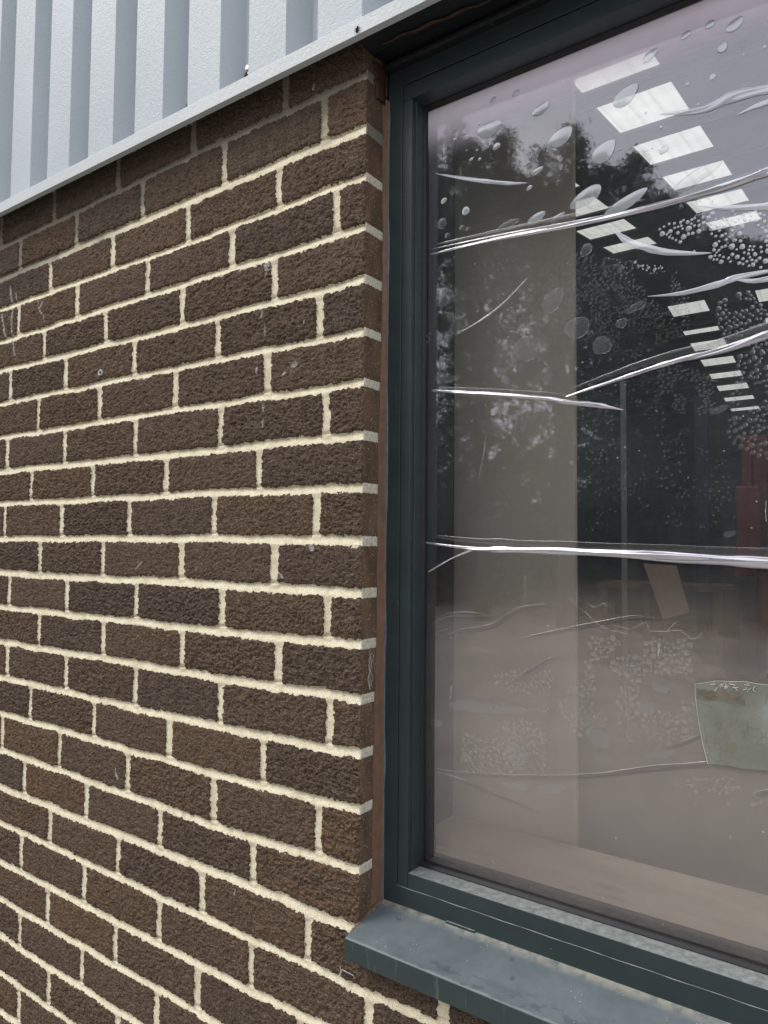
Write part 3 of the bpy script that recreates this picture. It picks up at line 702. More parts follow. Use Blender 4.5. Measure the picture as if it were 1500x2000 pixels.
def crease(mb, pts, wid, h=.35, seg=12, wob=.0):
    """a raised fold of film; pts are photo pixels laid on the glass plane, wid in pixels"""
    P = [gl(u, v) for u, v in pts]; k = .00052
    n = max(16, len(pts) * 10); ts = np.linspace(0, len(P) - 1, n)
    xs = np.array([p[0] for p in P]); zs_ = np.array([p[1] for p in P]); ws = np.array(wid, float) * k
    def cr(a, t):
        i = int(min(t, len(a) - 1.0001)); f_ = t - i; g = lambda j: a[min(max(j, 0), len(a) - 1)]
        p0, p1, p2, p3 = g(i - 1), g(i), g(i + 1), g(i + 2)
        return .5 * ((2 * p1) + (p2 - p0) * f_ + (2 * p0 - 5 * p1 + 4 * p2 - p3) * f_ * f_ + (3 * p1 - p0 - 3 * p2 + p3) * f_ ** 3)
    v = []; f = []
    for q, t in enumerate(ts):
        x, z = cr(xs, t), cr(zs_, t); x2, z2 = cr(xs, min(t + .05, len(P) - 1)), cr(zs_, min(t + .05, len(P) - 1))
        if q == n - 1: x2, z2 = x + ex, z + ez
        ex, ez = x2 - x, z2 - z; L = math.hypot(ex, ez) + 1e-9; nx_, nz_ = -ez / L, ex / L
        w_ = max(.00012, np.interp(t, range(len(ws)), ws)) * (1 + .16 * (2 * float(vnoise(np.array(q * .37), np.array(P[0][1] * 99), 6)) - 1))
        for s in range(seg + 1):
            a = math.pi * s / seg
            v.append((x + nx_ * w_ / 2 * math.cos(a), .0838 - w_ * h * math.sin(a) * (1 + .30 * math.sin(4.3 * a + q * .21) * math.sin(q * .13 + P[0][0] * 50)), z + nz_ * w_ / 2 * math.cos(a)))
    m1 = seg + 1
    for q in range(n - 1):
        for s in range(seg): f.append((q * m1 + s, q * m1 + s + 1, (q + 1) * m1 + s + 1, (q + 1) * m1 + s))
    mb.add(v, f)
cm = MB()
crease(cm, [(832, 1060), (925, 1072), (1000, 1074), (1200, 1081), (1350, 1091), (1520, 1101)], [5, 10, 16, 19, 23, 25], .36)
crease(cm, [(925, 1073), (880, 1092), (838, 1116)], [6, 5, 6], .35)
crease(cm, [(845, 763), (930, 768), (1060, 778), (1105, 785), (1170, 792), (1218, 801)], [8, 11, 12, 11, 12, 2], .36)
crease(cm, [(1105, 775), (1219, 737), (1319, 705), (1409, 684), (1510, 650)], [2, 9, 12, 15, 18], .3)
crease(cm, [(842, 497), (960, 469), (1120, 440), (1260, 408), (1393, 371), (1510, 330)], [6, 9, 11, 14, 18, 21], .28)
crease(cm, [(842, 487), (960, 462), (1120, 433), (1200, 416)], [2, 4, 5, 1], .35)
o = cm.build('film_crease', M_CREASE, win, True); o['label'] = 'bright raised creases across the film'
cm = MB()
crease(cm, [(850, 339), (916, 350), (990, 358), (1030, 357)], [1, 12, 10, 1], .09)
crease(cm, [(1265, 579), (1330, 573), (1400, 556), (1440, 542), (1510, 528)], [1, 9, 16, 13, 6], .09)
crease(cm, [(1287, 223), (1370, 214), (1433, 188), (1510, 172)], [2, 18, 26, 18], .09)
crease(cm, [(1440, 224), (1475, 208), (1510, 196)], [1, 10, 16], .09)
crease(cm, [(1188, 436), (1225, 470), (1287, 490), (1350, 495), (1390, 494)], [1, 16, 17, 9, 1], .09)
crease(cm, [(888, 655), (940, 625), (985, 590), (1030, 543)], [1, 4, 4, 1], .09)
crease(cm, [(1430, 545), (1470, 549), (1510, 543)], [1, 10, 14], .09)
crease(cm, [(1360, 402), (1430, 406), (1510, 402)], [1, 12, 18], .09)
o = cm.build('film_crease', M_CRES, win, True); o['label'] = 'pale crescent shaped puckers in the film'
M_CREASE2 = film_mat('dull_folded_film', .13, (.90, .89, .89), .22, .035, (.45, .42, .40), bumps=False)
cm = MB()
crease(cm, [(848, 1047), (930, 1056), (1100, 1064), (1300, 1072), (1520, 1080)], [8, 14, 18, 20, 20], 0.042)
crease(cm, [(845, 757), (930, 761), (1060, 769), (1130, 778)], [3, 9, 12, 3], 0.052)
crease(cm, [(1110, 762), (1219, 722), (1319, 690), (1409, 668), (1510, 632)], [2, 12, 16, 16, 16], 0.042)
crease(cm, [(852, 478), (960, 455), (1120, 422), (1260, 390)], [4, 12, 14, 2], 0.042)
crease(cm, [(838, 1222), (870, 1203), (915, 1200), (960, 1204)], [2, 12, 14, 2], 0.052)
crease(cm, [(838, 1238), (875, 1228)], [4, 4], 0.140)
crease(cm, [(838, 1252), (900, 1232), (960, 1222), (1010, 1190), (1070, 1180)], [4, 8, 12, 9, 1], 0.070)
crease(cm, [(1020, 1245), (1090, 1232), (1180, 1215), (1240, 1205), (1290, 1210)], [1, 7, 9, 8, 1], 0.070)
crease(cm, [(988, 1336), (1030, 1315), (1070, 1292), (1088, 1286)], [2, 14, 12, 1], 0.042)
crease(cm, [(836, 1496), (880, 1508), (950, 1513), (1040, 1517), (1160, 1514), (1280, 1500), (1380, 1492)], [4, 9, 9, 9, 9, 12, 10], 0.070)
crease(cm, [(836, 1503), (890, 1520), (950, 1545), (1000, 1565), (1060, 1590)], [5, 9, 10, 9, 1], 0.070)
crease(cm, [(1300, 1462), (1340, 1448), (1368, 1436)], [1, 8, 5], 0.070)
crease(cm, [(1466, 1552), (1490, 1548), (1515, 1545)], [1, 9, 10], 0.070)
crease(cm, [(840, 1632), (860, 1655), (885, 1675)], [3, 6, 1], 0.087)
crease(cm, [(866, 1275), (874, 1300), (876, 1340)], [2, 10, 2], 0.042)
o = cm.build('film_crease', M_CREASE2, win, True); o['label'] = 'dull folds in the lower film'

# sealant bead between brick reveal and frame
m_ = MB(); v = []; f = []; zs = np.arange(-.505, .66, .004)
ym = np.interp(zs, [-.505, -.45, -.30, -.22, -.146, .077, .15, .37, .53, .66], [.029, .030, .0313, .0325, .035, .0357, .0372, .043, .0415, .0405])
for i, z in enumerate(zs):
    j = (vnoise(np.array(z * 45), np.array(1.), 3) - .5) * .003; j2 = (vnoise(np.array(z * 30), np.array(4.), 8) - .5) * .0016
    v += [(.0004, ym[i] - .0010 + j, z), (.0012, ym[i] + .0018 + j * .6, z), (.0030 + j2 * .4, .0450, z), (.0042 + j2, .0493, z), (.0050 + j2, .0502, z)]
for i in range(len(zs) - 1):
    for k in range(4): f.append((5 * i + k, 5 * i + k + 1, 5 * i + 5 + k + 1, 5 * i + 5 + k))
m_.add(v, f); o = m_.build('perimeter_sealant', M_SEAL, win, True)
m_ = MB(); v = []; f = []
zs = np.arange(-.505, .655, .004)
for i, z in enumerate(zs):
    e = .0008 + .0038 * max(0, float(vnoise(np.array(z * 16), np.array(2.), 44)) - .45)
    v += [(.0040, .0492, z), (.0046 + e, .0493, z), (.0048 + e, .0500, z)]
for i in range(len(zs) - 1):
    for k in range(2): f.append((3 * i + k, 3 * i + k + 1, 3 * i + 3 + k + 1, 3 * i + 3 + k))
m_.add(v, f); m_.build('silicone_smear', M_SILIC, win, True)

# sill
SX0 = -.0035; m_ = MB()
m_.extrude_x([(.056, -.5015), (-.0235, -.5275), (-.0250, -.5290), (-.0250, -.5560), (-.0235, -.5560), (-.0235, -.5305), (.056, -.5045)], SX0, 1.80)
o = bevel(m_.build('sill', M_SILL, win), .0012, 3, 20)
m_ = MB(); m_.add([(SX0 - .0008, .050, -.5035), (SX0 - .0008, -.0245, -.5285), (SX0 - .0008, -.0247, -.5555), (SX0 - .0008, .0, -.5490), (SX0 - .0008, .050, -.530),
                   (SX0 + .0012, .050, -.5035), (SX0 + .0012, -.0245, -.5285), (SX0 + .0012, -.0247, -.5555), (SX0 + .0012, .0, -.5490), (SX0 + .0012, .050, -.530)],
                  [(0, 1, 2, 3, 4), (9, 8, 7, 6, 5), (0, 5, 6, 1), (1, 6, 7, 2), (2, 7, 8, 3), (3, 8, 9, 4), (4, 9, 5, 0)])
m_.build('sill_end_cap', M_SILL, win)
# crumbly sealant on the sill end
m_ = MB()
for i in range(46):
    t = i / 45; y = .047 - .060 * t; z = -.5035 - .0262 * (.050 - y) / .075 + .001
    r = .0028 * (1 - .45 * t) * random.uniform(.6, 1.25); xx = (.0035 * (1 - t) - .0035 * t) + random.uniform(-.0015, .0015)
    bmx = bmesh.new(); bmesh.ops.create_icosphere(bmx, subdivisions=1, radius=r)
    vv = [(xx + q.co.x * 1.1 + random.uniform(-1, 1) * r * .25, y + q.co.y * 1.3, z + q.co.z * .75 + random.uniform(-1, 1) * r * .2) for q in bmx.verts]
    m_.add(vv, [tuple(w_.index for w_ in ff.verts) for ff in bmx.faces]); bmx.free()
m_.build('sill_sealant', M_SEAL, win)
# drainage slot covers under the bottom rail
m_ = MB(); a = on(873, 1800, 1, .05); b = on(928, 1822, 1, .05)
m_.box(a[0], b[0], .0475, .0505, -.5048, -.5015); m_.build('drain_slot_cover', M_FRAME, win)

# pale dust lying in the joint of the bottom bead, and dirt in the frame corner
m_ = MB(); pts = [(xx, .0496, z0 + .0266 + .0003 * math.sin(xx * 90)) for xx in np.arange(.034, 1.70, .01)]
m_.tube(pts, [.00055 * random.uniform(.4, 1.1) for _ in pts], 4); m_.build('joint_dust', M_WEBD, win)
# patch stuck on the glass
PT = [(1357, 1336), (1372, 1334), (1400, 1330), (1430, 1331), (1460, 1331), (1478, 1335), (1500, 1338), (1540, 1341), (1580, 1343), (1583, 1430), (1580, 1512), (1540, 1508), (1500, 1505), (1450, 1501), (1412, 1494), (1382, 1492), (1376, 1465), (1370, 1440), (1364, 1410), (1361, 1380), (1358, 1358)]
def mat_patch():
    m = MT('flaking_grey_green_sheet'); c = m.coord()
    a = m.ramp(m.noise(20, 6, c, .6), [(.3, (.155, .160, .130)), (.55, (.205, .215, .185)), (.75, (.26, .28, .265))])
    vo = m.n('TexVoronoi'); vo.feature = 'DISTANCE_TO_EDGE'; vo.inputs['Scale'].default_value = 85; vo.inputs['Randomness'].default_value = 1
    dw = m.n('VectorMath'); dw.operation = 'ADD'; nz = m.n('TexNoise'); nz.inputs['Scale'].default_value = 60; m.l(c, nz.inputs['Vector'])
    sc_ = m.n('VectorMath'); sc_.operation = 'SCALE'; sc_.inputs['Scale'].default_value = .015; m.l(nz.outputs['Color'], sc_.inputs[0]); m.l(c, dw.inputs[0]); m.l(sc_.outputs[0], dw.inputs[1])
    m.l(dw.outputs[0], vo.inputs['Vector'])
    crk = m.math('MULTIPLY', m.mr(vo.outputs['Distance'], .012, .05, 1, 0), m.mr(m.noise(26, 2, c), .50, .58))
    a = m.mix(m.math('MULTIPLY', crk, .7), a, (.12, .12, .09))
    pt = m.mr(m.noise(32, 3, m.coord((1, 1, .6))), .62, .66, 0, .7); a = m.mix(pt, a, (.17, .155, .115))
    return m.set(a, .6, m.bump(m.noise(90, 4, c), .4, .001), .4)
P = [gl(u, v, .0815) for u, v in PT]
m_ = MB(); n = len(P)
m_.add([(p[0], .0812, p[1]) for p in P] + [(p[0], .0832, p[1]) for p in P], [tuple(range(n)), tuple(range(2 * n - 1, n - 1, -1))] + [(i, (i + 1) % n, n + (i + 1) % n, n + i) for i in range(n)])
pat = m_.build('sticker_sheet', mat_patch()); tag(pat, 'torn grey green sheet stuck low on the window glass', 'sticker')
m_ = MB(); pp = [(p[0], .0811, p[1]) for p in P]
m_.tube([Vector(q) + Vector((random.uniform(-1, 1) * .0003, 0, random.uniform(-1, 1) * .0003)) for q in pp[15:] + pp[:8]], .00024, 5)
for _ in range(16):
    u = random.uniform(1390, 1480); v_ = random.uniform(1333, 1345); a = gl(u, v_, .0805); 
    m_.tube([(a[0], .0808, a[1]), (a[0] + random.uniform(-.004, .004), .0806, a[1] - random.uniform(.001, .004)), (a[0] + random.uniform(-.004, .004), .0808, a[1] - random.uniform(.002, .005))], .00035, 4)
ed = m_.build('torn_edge', M_WEB); ed.parent = pat
tp = MB(); q4 = [gl(1361, 1366, .0808), gl(1455, 1378, .0808), gl(1454, 1352, .0808), gl(1362, 1345, .0808)]
tn_ = 12; v = []
for i in range(tn_ + 1):
    t = i / tn_; bx_ = q4[0][0] * (1 - t) + q4[1][0] * t; bz_ = q4[0][1] * (1 - t) + q4[1][1] * t; tz_ = q4[3][1] * (1 - t) + q4[2][1] * t
    v += [(bx_, .08105, bz_ + random.uniform(-.0012, .0012)), (bx_, .08105, tz_ + random.uniform(-.003, .003))]
tp.add(v, [(2 * i, 2 * i + 2, 2 * i + 3, 2 * i + 1) for i in range(tn_)])
tpo = tp.build('old_tape', plain('brown_old_tape', (.15, .135, .10), .6, .25, 90, .3)); tpo.parent = pat

# cobweb strands and dust caught on the glass
def web(name, chains, r, label, y=.0800, group='dusty cobweb threads on the glass'):
    mb = MB()
    for ch in chains:
        pts = []
        for (a, b) in zip(ch[:-1], ch[1:]):
            for t in np.linspace(0, 1, 5, endpoint=False):
                u = a[0] + (b[0] - a[0]) * t + random.uniform(-1, 1) * .8; v = a[1] + (b[1] - a[1]) * t + random.uniform(-1, 1) * .8
                g = gl(u, v, y); pts.append((g[0], y + random.uniform(-.0006, .0006), g[1]))
        g = gl(*ch[-1], y); pts.append((g[0], y, g[1]))
        mb.tube(pts, [r * random.uniform(.2, .7) for _ in pts], 4)
    o = mb.build(name, M_WEB); tag(o, label, 'cobweb', group); return o
web('cobweb', [[(1112, 1165), (1122, 1178), (1145, 1198), (1172, 1222), (1195, 1232), (1225, 1238)], [(1145, 1177), (1160, 1186), (1180, 1178), (1186, 1184)], [(1126, 1150), (1127, 1178)], [(1172, 1222), (1180, 1222)]], .00028, 'hanging tangle of cobweb on the glass just left of the cardboard')
web('cobweb', [[(1195, 1220), (1230, 1229), (1262, 1215), (1270, 1233), (1300, 1233), (1330, 1231), (1349, 1247), (1362, 1247), (1371, 1236)], [(1300, 1233), (1302, 1233), (1320, 1215)]], .00028, 'long low cobweb thread crossing the glass below the cardboard')
web('cobweb', [[(1287, 1256), (1287, 1268), (1285, 1282)]], .0006, 'short white cobweb tuft on the glass above the grey green sheet')
web('cobweb', [[(947, 868), (942, 900), (934, 945)], [(950, 850), (945, 890)]], .00030, 'slanting cobweb hair on the glass between the two middle creases')
web('cobweb', [[(1496, 978), (1495, 1005), (1496, 1018)]], .0005, 'pale hair on the glass near the red machine')
web('cobweb', [[(1027, 1123), (1024, 1170)]], .00025, 'thin hanging thread on the glass left of the cobweb tangle')
web('cobweb', [[(881, 1340), (881, 1358), (879, 1366)]], .0005, 'small white cobweb speck at the lower left of the glass')
web('cobweb', [[(842, 650), (833, 655), (840, 662), (836, 670), (830, 665)]], .0003, 'grey cobweb clot on the left gasket')
# web down the brick reveal
mb = MB()
for _ in range(5):
    ys = random.uniform(.012, .024)
    mb.tube([(.0016 + random.uniform(0, .001), ys + random.uniform(-.003, .003), z) for z in np.linspace(-.145 - random.uniform(0, .02), -.205, 12)], .0002, 4)
tag(mb.build('cobweb', M_WEB), 'loose cobweb loop hanging down the brick reveal', 'cobweb')
# fluffy grey webs in the shade under the flashing, far left
mb = MB()
for _ in range(60):
    x = random.uniform(-1.05, -.75); z = .700 - .0145 * x + random.uniform(-.028, .004)
    mb.tube([(x + random.uniform(-.012, .012), -.004 - random.uniform(0, .014), z + random.uniform(-.008, .008)) for _ in range(4)], .0003, 4)
tag(mb.build('cobweb', plain('grey_web', (.10, .095, .085), .9, .2, 40)), 'grimy matted cobwebs under the flashing at the left edge', 'cobweb', kind='stuff')
mb = MB()
for _ in range(46):
    x = random.uniform(-.75, -.1); z = .700 - .0145 * x - random.uniform(-.002, .020)
    mb.tube([(x + random.uniform(-.012, .012), -.003 - random.uniform(0, .010), z + random.uniform(-.008, .006)) for _ in range(3)], .00022, 4)
tag(mb.build('cobweb', plain('grey_web2', (.13, .125, .11), .9, .2, 40)), 'thin cobwebs in the shade between flashing and top brick course', 'cobweb', kind='stuff')
# small insect on the flashing
q = on(697, 57, 1, -.0415); mb = MB()
for dx, dz, r in ((0, 0, .0022), (.001, .0025, .0016), (-.0005, -.0025, .0018)):
    bmx = bmesh.new(); bmesh.ops.create_icosphere(bmx, subdivisions=2, radius=r)
    mb.add([(q[0] + dx + p.co.x, -.0412 + p.co.y * .8, q[2] + dz + p.co.z * 1.3) for p in bmx.verts], [tuple(w_.index for w_ in ff.verts) for ff in bmx.faces]); bmx.free()
for s in (-1, 1):
    for k in (-1, 0, 1): mb.tube([(q[0], -.0415, q[2] + k * .0012), (q[0] + s * .003, -.0425, q[2] + k * .002), (q[0] + s * .0045, -.0405, q[2] + k * .003)], .00022, 4)
tag(mb.build('insect', M_MATTBLACK, None, True), 'tiny black insect on the lower edge of the pale flashing', 'insect')
# hair like straw under the sill
a = on(662, 1900, 1, -.003); mb = MB()
ps = [(665, 1905), (668, 1893), (676, 1898), (690, 1905), (692, 1912)]
mb.tube([tuple(on(u, v, 1, -.006 - .004 * math.sin(i))) for i, (u, v) in enumerate(ps)], .0004, 5)
mb.tube([tuple(on(u, v, 1, -.006)) for u, v in [(664, 1887), (666, 1898), (661, 1907)]], .0005, 5)
tag(mb.build('straw', M_WEB), 'curled wisp of straw in the mortar below the sill corner', 'straw')
# plastic wall plug in a brick
q = on(198, 728, 1, 0); mb = MB(); N = 20
v = []
for (r, y) in ((.0058, .0005), (.0058, -.0032), (.0052, -.0040), (.0040, -.0032), (.0036, .004)):
    v += [(q[0] + r * math.cos(2 * math.pi * k / N), y, q[2] + r * math.sin(2 * math.pi * k / N)) for k in range(N)]
f = [(i * N + k, i * N + (k + 1) % N, (i + 1) * N + (k + 1) % N, (i + 1) * N + k) for i in range(4) for k in range(N)]
mb.add(v, f); plug = mb.build('wall_plug', M_PLASTIC, None, True); tag(plug, 'open grey plastic wall plug set in a brick', 'wall plug')
mb = MB(); mb.tube([(q[0], -.0015, q[2]), (q[0], .003, q[2])], .0038, 16); o = mb.build('plug_hole', M_MATTBLACK); o.parent = plug  # solid black disc painted in for the darkness inside the hole

# ================================================================== INSIDE
FZ = -1.5
def thing_mesh(mb, name, mats, label, cat, group=None, kind=None, sm=False):
    return tag(mb.build(name, mats, None, sm), label, cat, group, kind)
# inner skin round the opening
mb = MB()
mb.box(-14, -.02, .125, .265, FZ, 4.3); mb.box(1.82, 8, .125, .265, FZ, 4.3)
mb.box(-.02, 1.82, .125, .265, FZ, -.470); mb.box(-.02, 1.82, .125, .265, .78, 4.3)
thing_mesh(mb, 'inner_wall', M_INWALL, 'dark inner blockwork skin round the window opening', 'wall')
mb = MB(); mb.box(-14.2, -14, .1, 34, FZ, 7.5); thing_mesh(mb, 'side_wall', M_INWALL, 'dark gable wall inside the unit on the left', 'wall')
mb = MB(); mb.box(8, 8.2, .1, 34, FZ, 7.5); thing_mesh(mb, 'side_wall', M_INWALL, 'dark gable wall inside the unit on the right', 'wall')
mb = MB(); mb.box(-14, 8, 34, 34.2, FZ, 7.5)
thing_mesh(mb, 'back_wall', M_INWALL, 'dark far wall of the workshop', 'wall')
mb = MB(); mb.box(-14, 8, .30, 34, FZ - .1, FZ); thing_mesh(mb, 'floor', M_INFLOOR, None, None, kind='structure')
# lining of the reveal
mb = MB(); mb.box(-.019, -.004, .119, .262, -.470, .79); thing_mesh(mb, 'reveal_lining', M_DARK, 'dark brown lining board down the left of the window inside', 'lining board')
mb = MB(); mb.box(-.018, 1.81, .109, .150, .652, .668); thing_mesh(mb, 'head_board', plain('lilac_white_board', (.82, .76, .84), .7, .05, 3), 'pale lilac board lining the head of the window inside', 'head board')
mb = MB(); mb.box(-.018, 1.81, .110, .262, -.470, -.450); o = thing_mesh(mb, 'sill_board', M_BOARD, 'dusty pinkish beige inner sill board behind the glass', 'sill board'); bevel(o, .002)
mb = MB(); mb.box(-.30, .203, .276, .288, FZ, 1.30); o = thing_mesh(mb, 'partition_board', M_COLUMN, 'upright beige board standing just inside the window', 'board'); bevel(o, .003)

# roof with real openings for the rooflights
S1, Z1, S2, Z2, YR = .15, 4.3, -.15, 9.1, 16.0
A = [(.8, 2.2), (2.5, 4.0), (4.3, 5.7), (6.75, 7.32), (7.75, 8.78), (9.28, 10.27), (10.85, 11.74), (12.50, 13.40), (14.1, 14.9)]  # openings nearest the window are out of view, added to brighten the room
def fallp(u, v): p = on_roof(u, v, Z2, S2); return p
rows_r = [((1369, 587), (1381, 610)), ((1399, 637), (1404, 647)), ((1416, 661), (1424, 679)), ((1437, 694), (1444, 709)), ((1457, 722), (1461, 734)), ((1471, 746), (1476, 758)), ((1484, 770), (1487, 779)), ((1493, 792), (1496, 799))]
B = [(fallp(*a)[1], fallp(*b)[1]) for a, b in rows_r]
roof = empty('roof', (-3, 16, 6.7), 'dark pitched workshop roof lit by rows of translucent panels', 'roof')
def slope_with_holes(z0, s, ya, yb, strips, th=.035):
    """strips: list of (x0,x1,[(y0,y1)..]). Builds the lining as boards between the openings."""
    mb = MB(); xs = [-14]; 
    def slab(xa, xb, a, b):
        if xb - xa < 1e-4 or b - a < 1e-4: return
        z = lambda y: z0 + s * y
        mb.add([(xa, a, z(a)), (xb, a, z(a)), (xb, b, z(b)), (xa, b, z(b)), (xa, a, z(a) + th), (xb, a, z(a) + th), (xb, b, z(b) + th), (xa, b, z(b) + th)],
               [(0, 3, 2, 1), (4, 5, 6, 7), (0, 1, 5, 4), (1, 2, 6, 5), (2, 3, 7, 6), (3, 0, 4, 7)])
    cur = -14
    for (a, b, holes) in sorted(strips):
        slab(cur, a, ya, yb); y = ya
        for (h0, h1) in holes: slab(a, b, y, h0); y = h1
        slab(a, b, y, yb); cur = b
    slab(cur, 8, ya, yb); return mb
fxl, fxr = fallp(1348, 671)[0], fallp(1416, 661)[0]; fxl, fxr = -3.98, -3.02
fw_ = fxr - fxl
FILL_ROWS = [(.6, 2.2), (2.5, 4.0), (4.3, 5.7)]  # unseen rooflights added near the window to brighten the interior
A_L = [(9.28, 10.27), (10.85, 11.74), (12.5, 13.30), (13.75, 14.2), (14.9, 15.3)]
strips1 = [(-1.1, -.1, FILL_ROWS), (1.3, 2.1, FILL_ROWS), (3.4, 4.2, FILL_ROWS), (-3.2, -2.55, FILL_ROWS), (-2.33, -1.42, A), (-4.38, -3.42, A), (.2, 1.1, A), (-6.5, -5.6, A), (-8.6, -7.7, A), (-10.7, -9.8, A), (2.3, 3.2, A), (4.4, 5.3, A)]  # strips out of view are added for more interior light
dx_ = 2.06
fallx = [(fallp(1369, 587)[0] + fallp(1437, 694)[0]) / 2, (fallp(1311, 622)[0] + fallp(1379, 715)[0]) / 2]
fr, fll = fallx; strips2 = [(fll + k * dx_, fr + k * dx_, B) for k in (0, 1)]
slope_with_holes(Z1, S1, .30, YR, strips1).build('roof_lining', M_LINING, roof)
slope_with_holes(Z2, S2, YR, 34.2, strips2).build('roof_lining', M_LINING, roof)
for strips, z0_, s_ in ((strips1, Z1, S1), (strips2, Z2, S2)):
    for (a, b, holes) in strips:
        vis = a < .6 and b > -6
        for (h0, h1) in holes:
            mb = MB(); n = 14; v = []; f = []
            for i in range(n + 1):                        # shallow corrugations running up the slope
                x = a - .03 + (b - a + .06) * i / n; dz = .007 * (i % 2)
                v += [(x, h0 - .03, z0_ + s_ * (h0 - .03) + .040 + dz), (x, h1 + .03, z0_ + s_ * (h1 + .03) + .040 + dz)]
            for i in range(n): f.append((2 * i, 2 * i + 2, 2 * i + 3, 2 * i + 1))
            mb.add(v, f); mb.build('rooflight', M_RFILL if h1 < 6 else M_RLIGHT, roof)  # added panes nearest the window get the brighter fill material
for (ya, z0_, s_) in [(y, Z1, S1) for y in (5.9, 7.53, 9.03, 10.56, 12.12, 13.75, 15.5)] + [((B[i][1] + B[i + 1][0]) / 2, Z2, S2) for i in range(len(B) - 1)]:
    mb = MB(); z = z0_ + s_ * ya; mb.box(-14, 8, ya - .035, ya + .035, z - .075, z - .004)
    mb.build('purlin', M_PURLIN, roof)

def onf(u, v, y): p = on(u, v, 1, y); return float(p[0]), float(p[2])
# workbench with leaning cardboard, drum, conduit and red machine, all about nine metres in
Y0 = 8.2; s9 = lambda u, v: onf(u, v, Y0)
bx0, bz = s9(1165, 1140); bx1, _ = s9(1420, 1140)
wb = empty('workbench', ((bx0 + bx1) / 2, Y0 + .3, FZ), 'old brown timber workbench in the dim workshop', 'workbench')
ztb = s9(1200, 1138)[1]
mb = MB(); mb.box(bx0, bx1, Y0, Y0 + .7, ztb - .07, ztb); mb.build('bench_top', M_WOOD, wb)
mb = MB(); mb.box(bx0 + .05, bx1 - .05, Y0 + .08, Y0 + .62, -1.06, -1.03); mb.build('shelf', M_WOOD, wb)
for lx in (bx0 + .04, (bx0 + bx1) / 2 - .2, bx1 - .14):
    for ly in (Y0 + .02, Y0 + .6):
        mb = MB(); mb.box(lx, lx + .09, ly, ly + .08, FZ, ztb - .07); mb.build('leg', M_WOOD, wb)
c_ = [s9(1262, 1100), s9(1326, 1104), s9(1352, 1195), s9(1300, 1208)]; mb = MB()
yb_ = Y0 - .12
mb.add([(p[0], yb_ + .0, p[1]) for p in c_] + [(p[0], yb_ + .006, p[1]) for p in c_], [(0, 1, 2, 3), (7, 6, 5, 4), (0, 4, 5, 1), (1, 5, 6, 2), (2, 6, 7, 3), (3, 7, 4, 0)])
thing_mesh(mb, 'cardboard_sheet', M_CARD, 'tilted brown cardboard sheet leaning on the workbench', 'cardboard')
# pale rubbish bags below the bench
def blob(name, u, v, y, r, m, label, cat, sq=(1, 1, .6), seed=1):
    bmx = bmesh.new(); bmesh.ops.create_icosphere(bmx, subdivisions=4, radius=r); x, z = onf(u, v, y); rs = random.Random(seed)
    from mathutils import noise as mn
    for q in bmx.verts:
        k = 1 + .35 * mn.noise(q.co / r * 1.3 + Vector((seed, 0, 0))) + .12 * mn.noise(q.co / r * 4); q.co = Vector((q.co.x * sq[0], q.co.y * sq[1], q.co.z * sq[2])) * k
    zmin = min(q.co.z for q in bmx.verts); me = bpy.data.meshes.new(name); bmx.to_mesh(me); bmx.free()
    o = link(name, me, m); o.location = (x, y, FZ - zmin); smooth(o); tag(o, label, cat)
M_BAG = plain('pale_sacking', (.36, .33, .29), .7, .2, 6, .4)
blob('sack', 1330, 1240, 7.9, .26, M_BAG, 'slumped pale sack on the floor in front of the workbench', 'sack', seed=3)
blob('sack', 1376, 1255, 7.5, .20, plain('brown_sacking', (.20, .16, .12), .8, .25, 6, .4), 'small brown sack on the floor beside the red machine', 'sack', seed=8)
xd, _ = onf(1370, 950, 12); mb = MB()
mb.box(xd - .10, xd + .10, 12, 12.2, FZ, 2.6)
thing_mesh(mb, 'post', M_NAVY, 'narrow navy blue steel post between cardboard and red machine', 'post')
xd, _ = onf(1218, 900, 5.0); mb = MB(); mb.tube([(xd, 5, FZ), (xd, 5, 1.35)], .022, 10); thing_mesh(mb, 'conduit', M_STEEL, 'thin pale vertical conduit standing clear of the dark wall', 'conduit')
# red lifting machine
YM = 8.0; r_ = lambda u, v: onf(u, v, YM)
mc_ = empty('stacker', (r_(1462, 1200)[0], YM + .3, FZ), 'tall red lifting machine on a black wheeled base', 'machine')
xl, xr = r_(1448, 900)[0], r_(1497, 900)[0]
mb = MB(); mb.box(xl, xl + .10, YM, YM + .12, -.95, r_(1460, 850)[1]); mb.box(xr - .13, xr, YM, YM + .12, -.95, r_(1460, 866)[1]); mb.box(xl, xr, YM + .01, YM + .11, r_(1460, 862)[1], r_(1460, 852)[1])
bevel(mb.build('mast', M_RED, mc_), .012)
hb = [r_(1440, 950), r_(1488, 950), r_(1492, 1040), r_(1484, 1120), r_(1438, 1128), r_(1444, 1050)]
mb = MB(); n = len(hb); mb.add([(p[0], YM - .16, p[1]) for p in hb] + [(p[0], YM + .30, p[1]) for p in hb], [tuple(range(n)), tuple(range(2 * n - 1, n - 1, -1))] + [(i, (i + 1) % n, n + (i + 1) % n, n + i) for i in range(n)])
bevel(mb.build('body', M_RED, mc_), .03)
mb = MB(); a = r_(1442, 1125); b = r_(1486, 1240); mb.box(a[0], b[0], YM - .2, YM + .4, -1.36, a[1]); bevel(mb.build('base', M_BLACK, mc_), .02)
for k in (0, 1):
    xx = (r_(1414, 1)[0], r_(1464, 1)[0])[k]
    mb = MB(); mb.box(xx, xx + .14, YM - 1.1, YM - .1, -1.46, -1.38); bevel(mb.build('fork', M_BLACK, mc_), .01)
for xx in (r_(1420, 1)[0], r_(1480, 1)[0]):
    mb = MB(); mb.tube([(xx - .03, YM, FZ + .08), (xx + .05, YM, FZ + .08)], .08, 16); mb.build('wheel', M_BLACK, mc_)
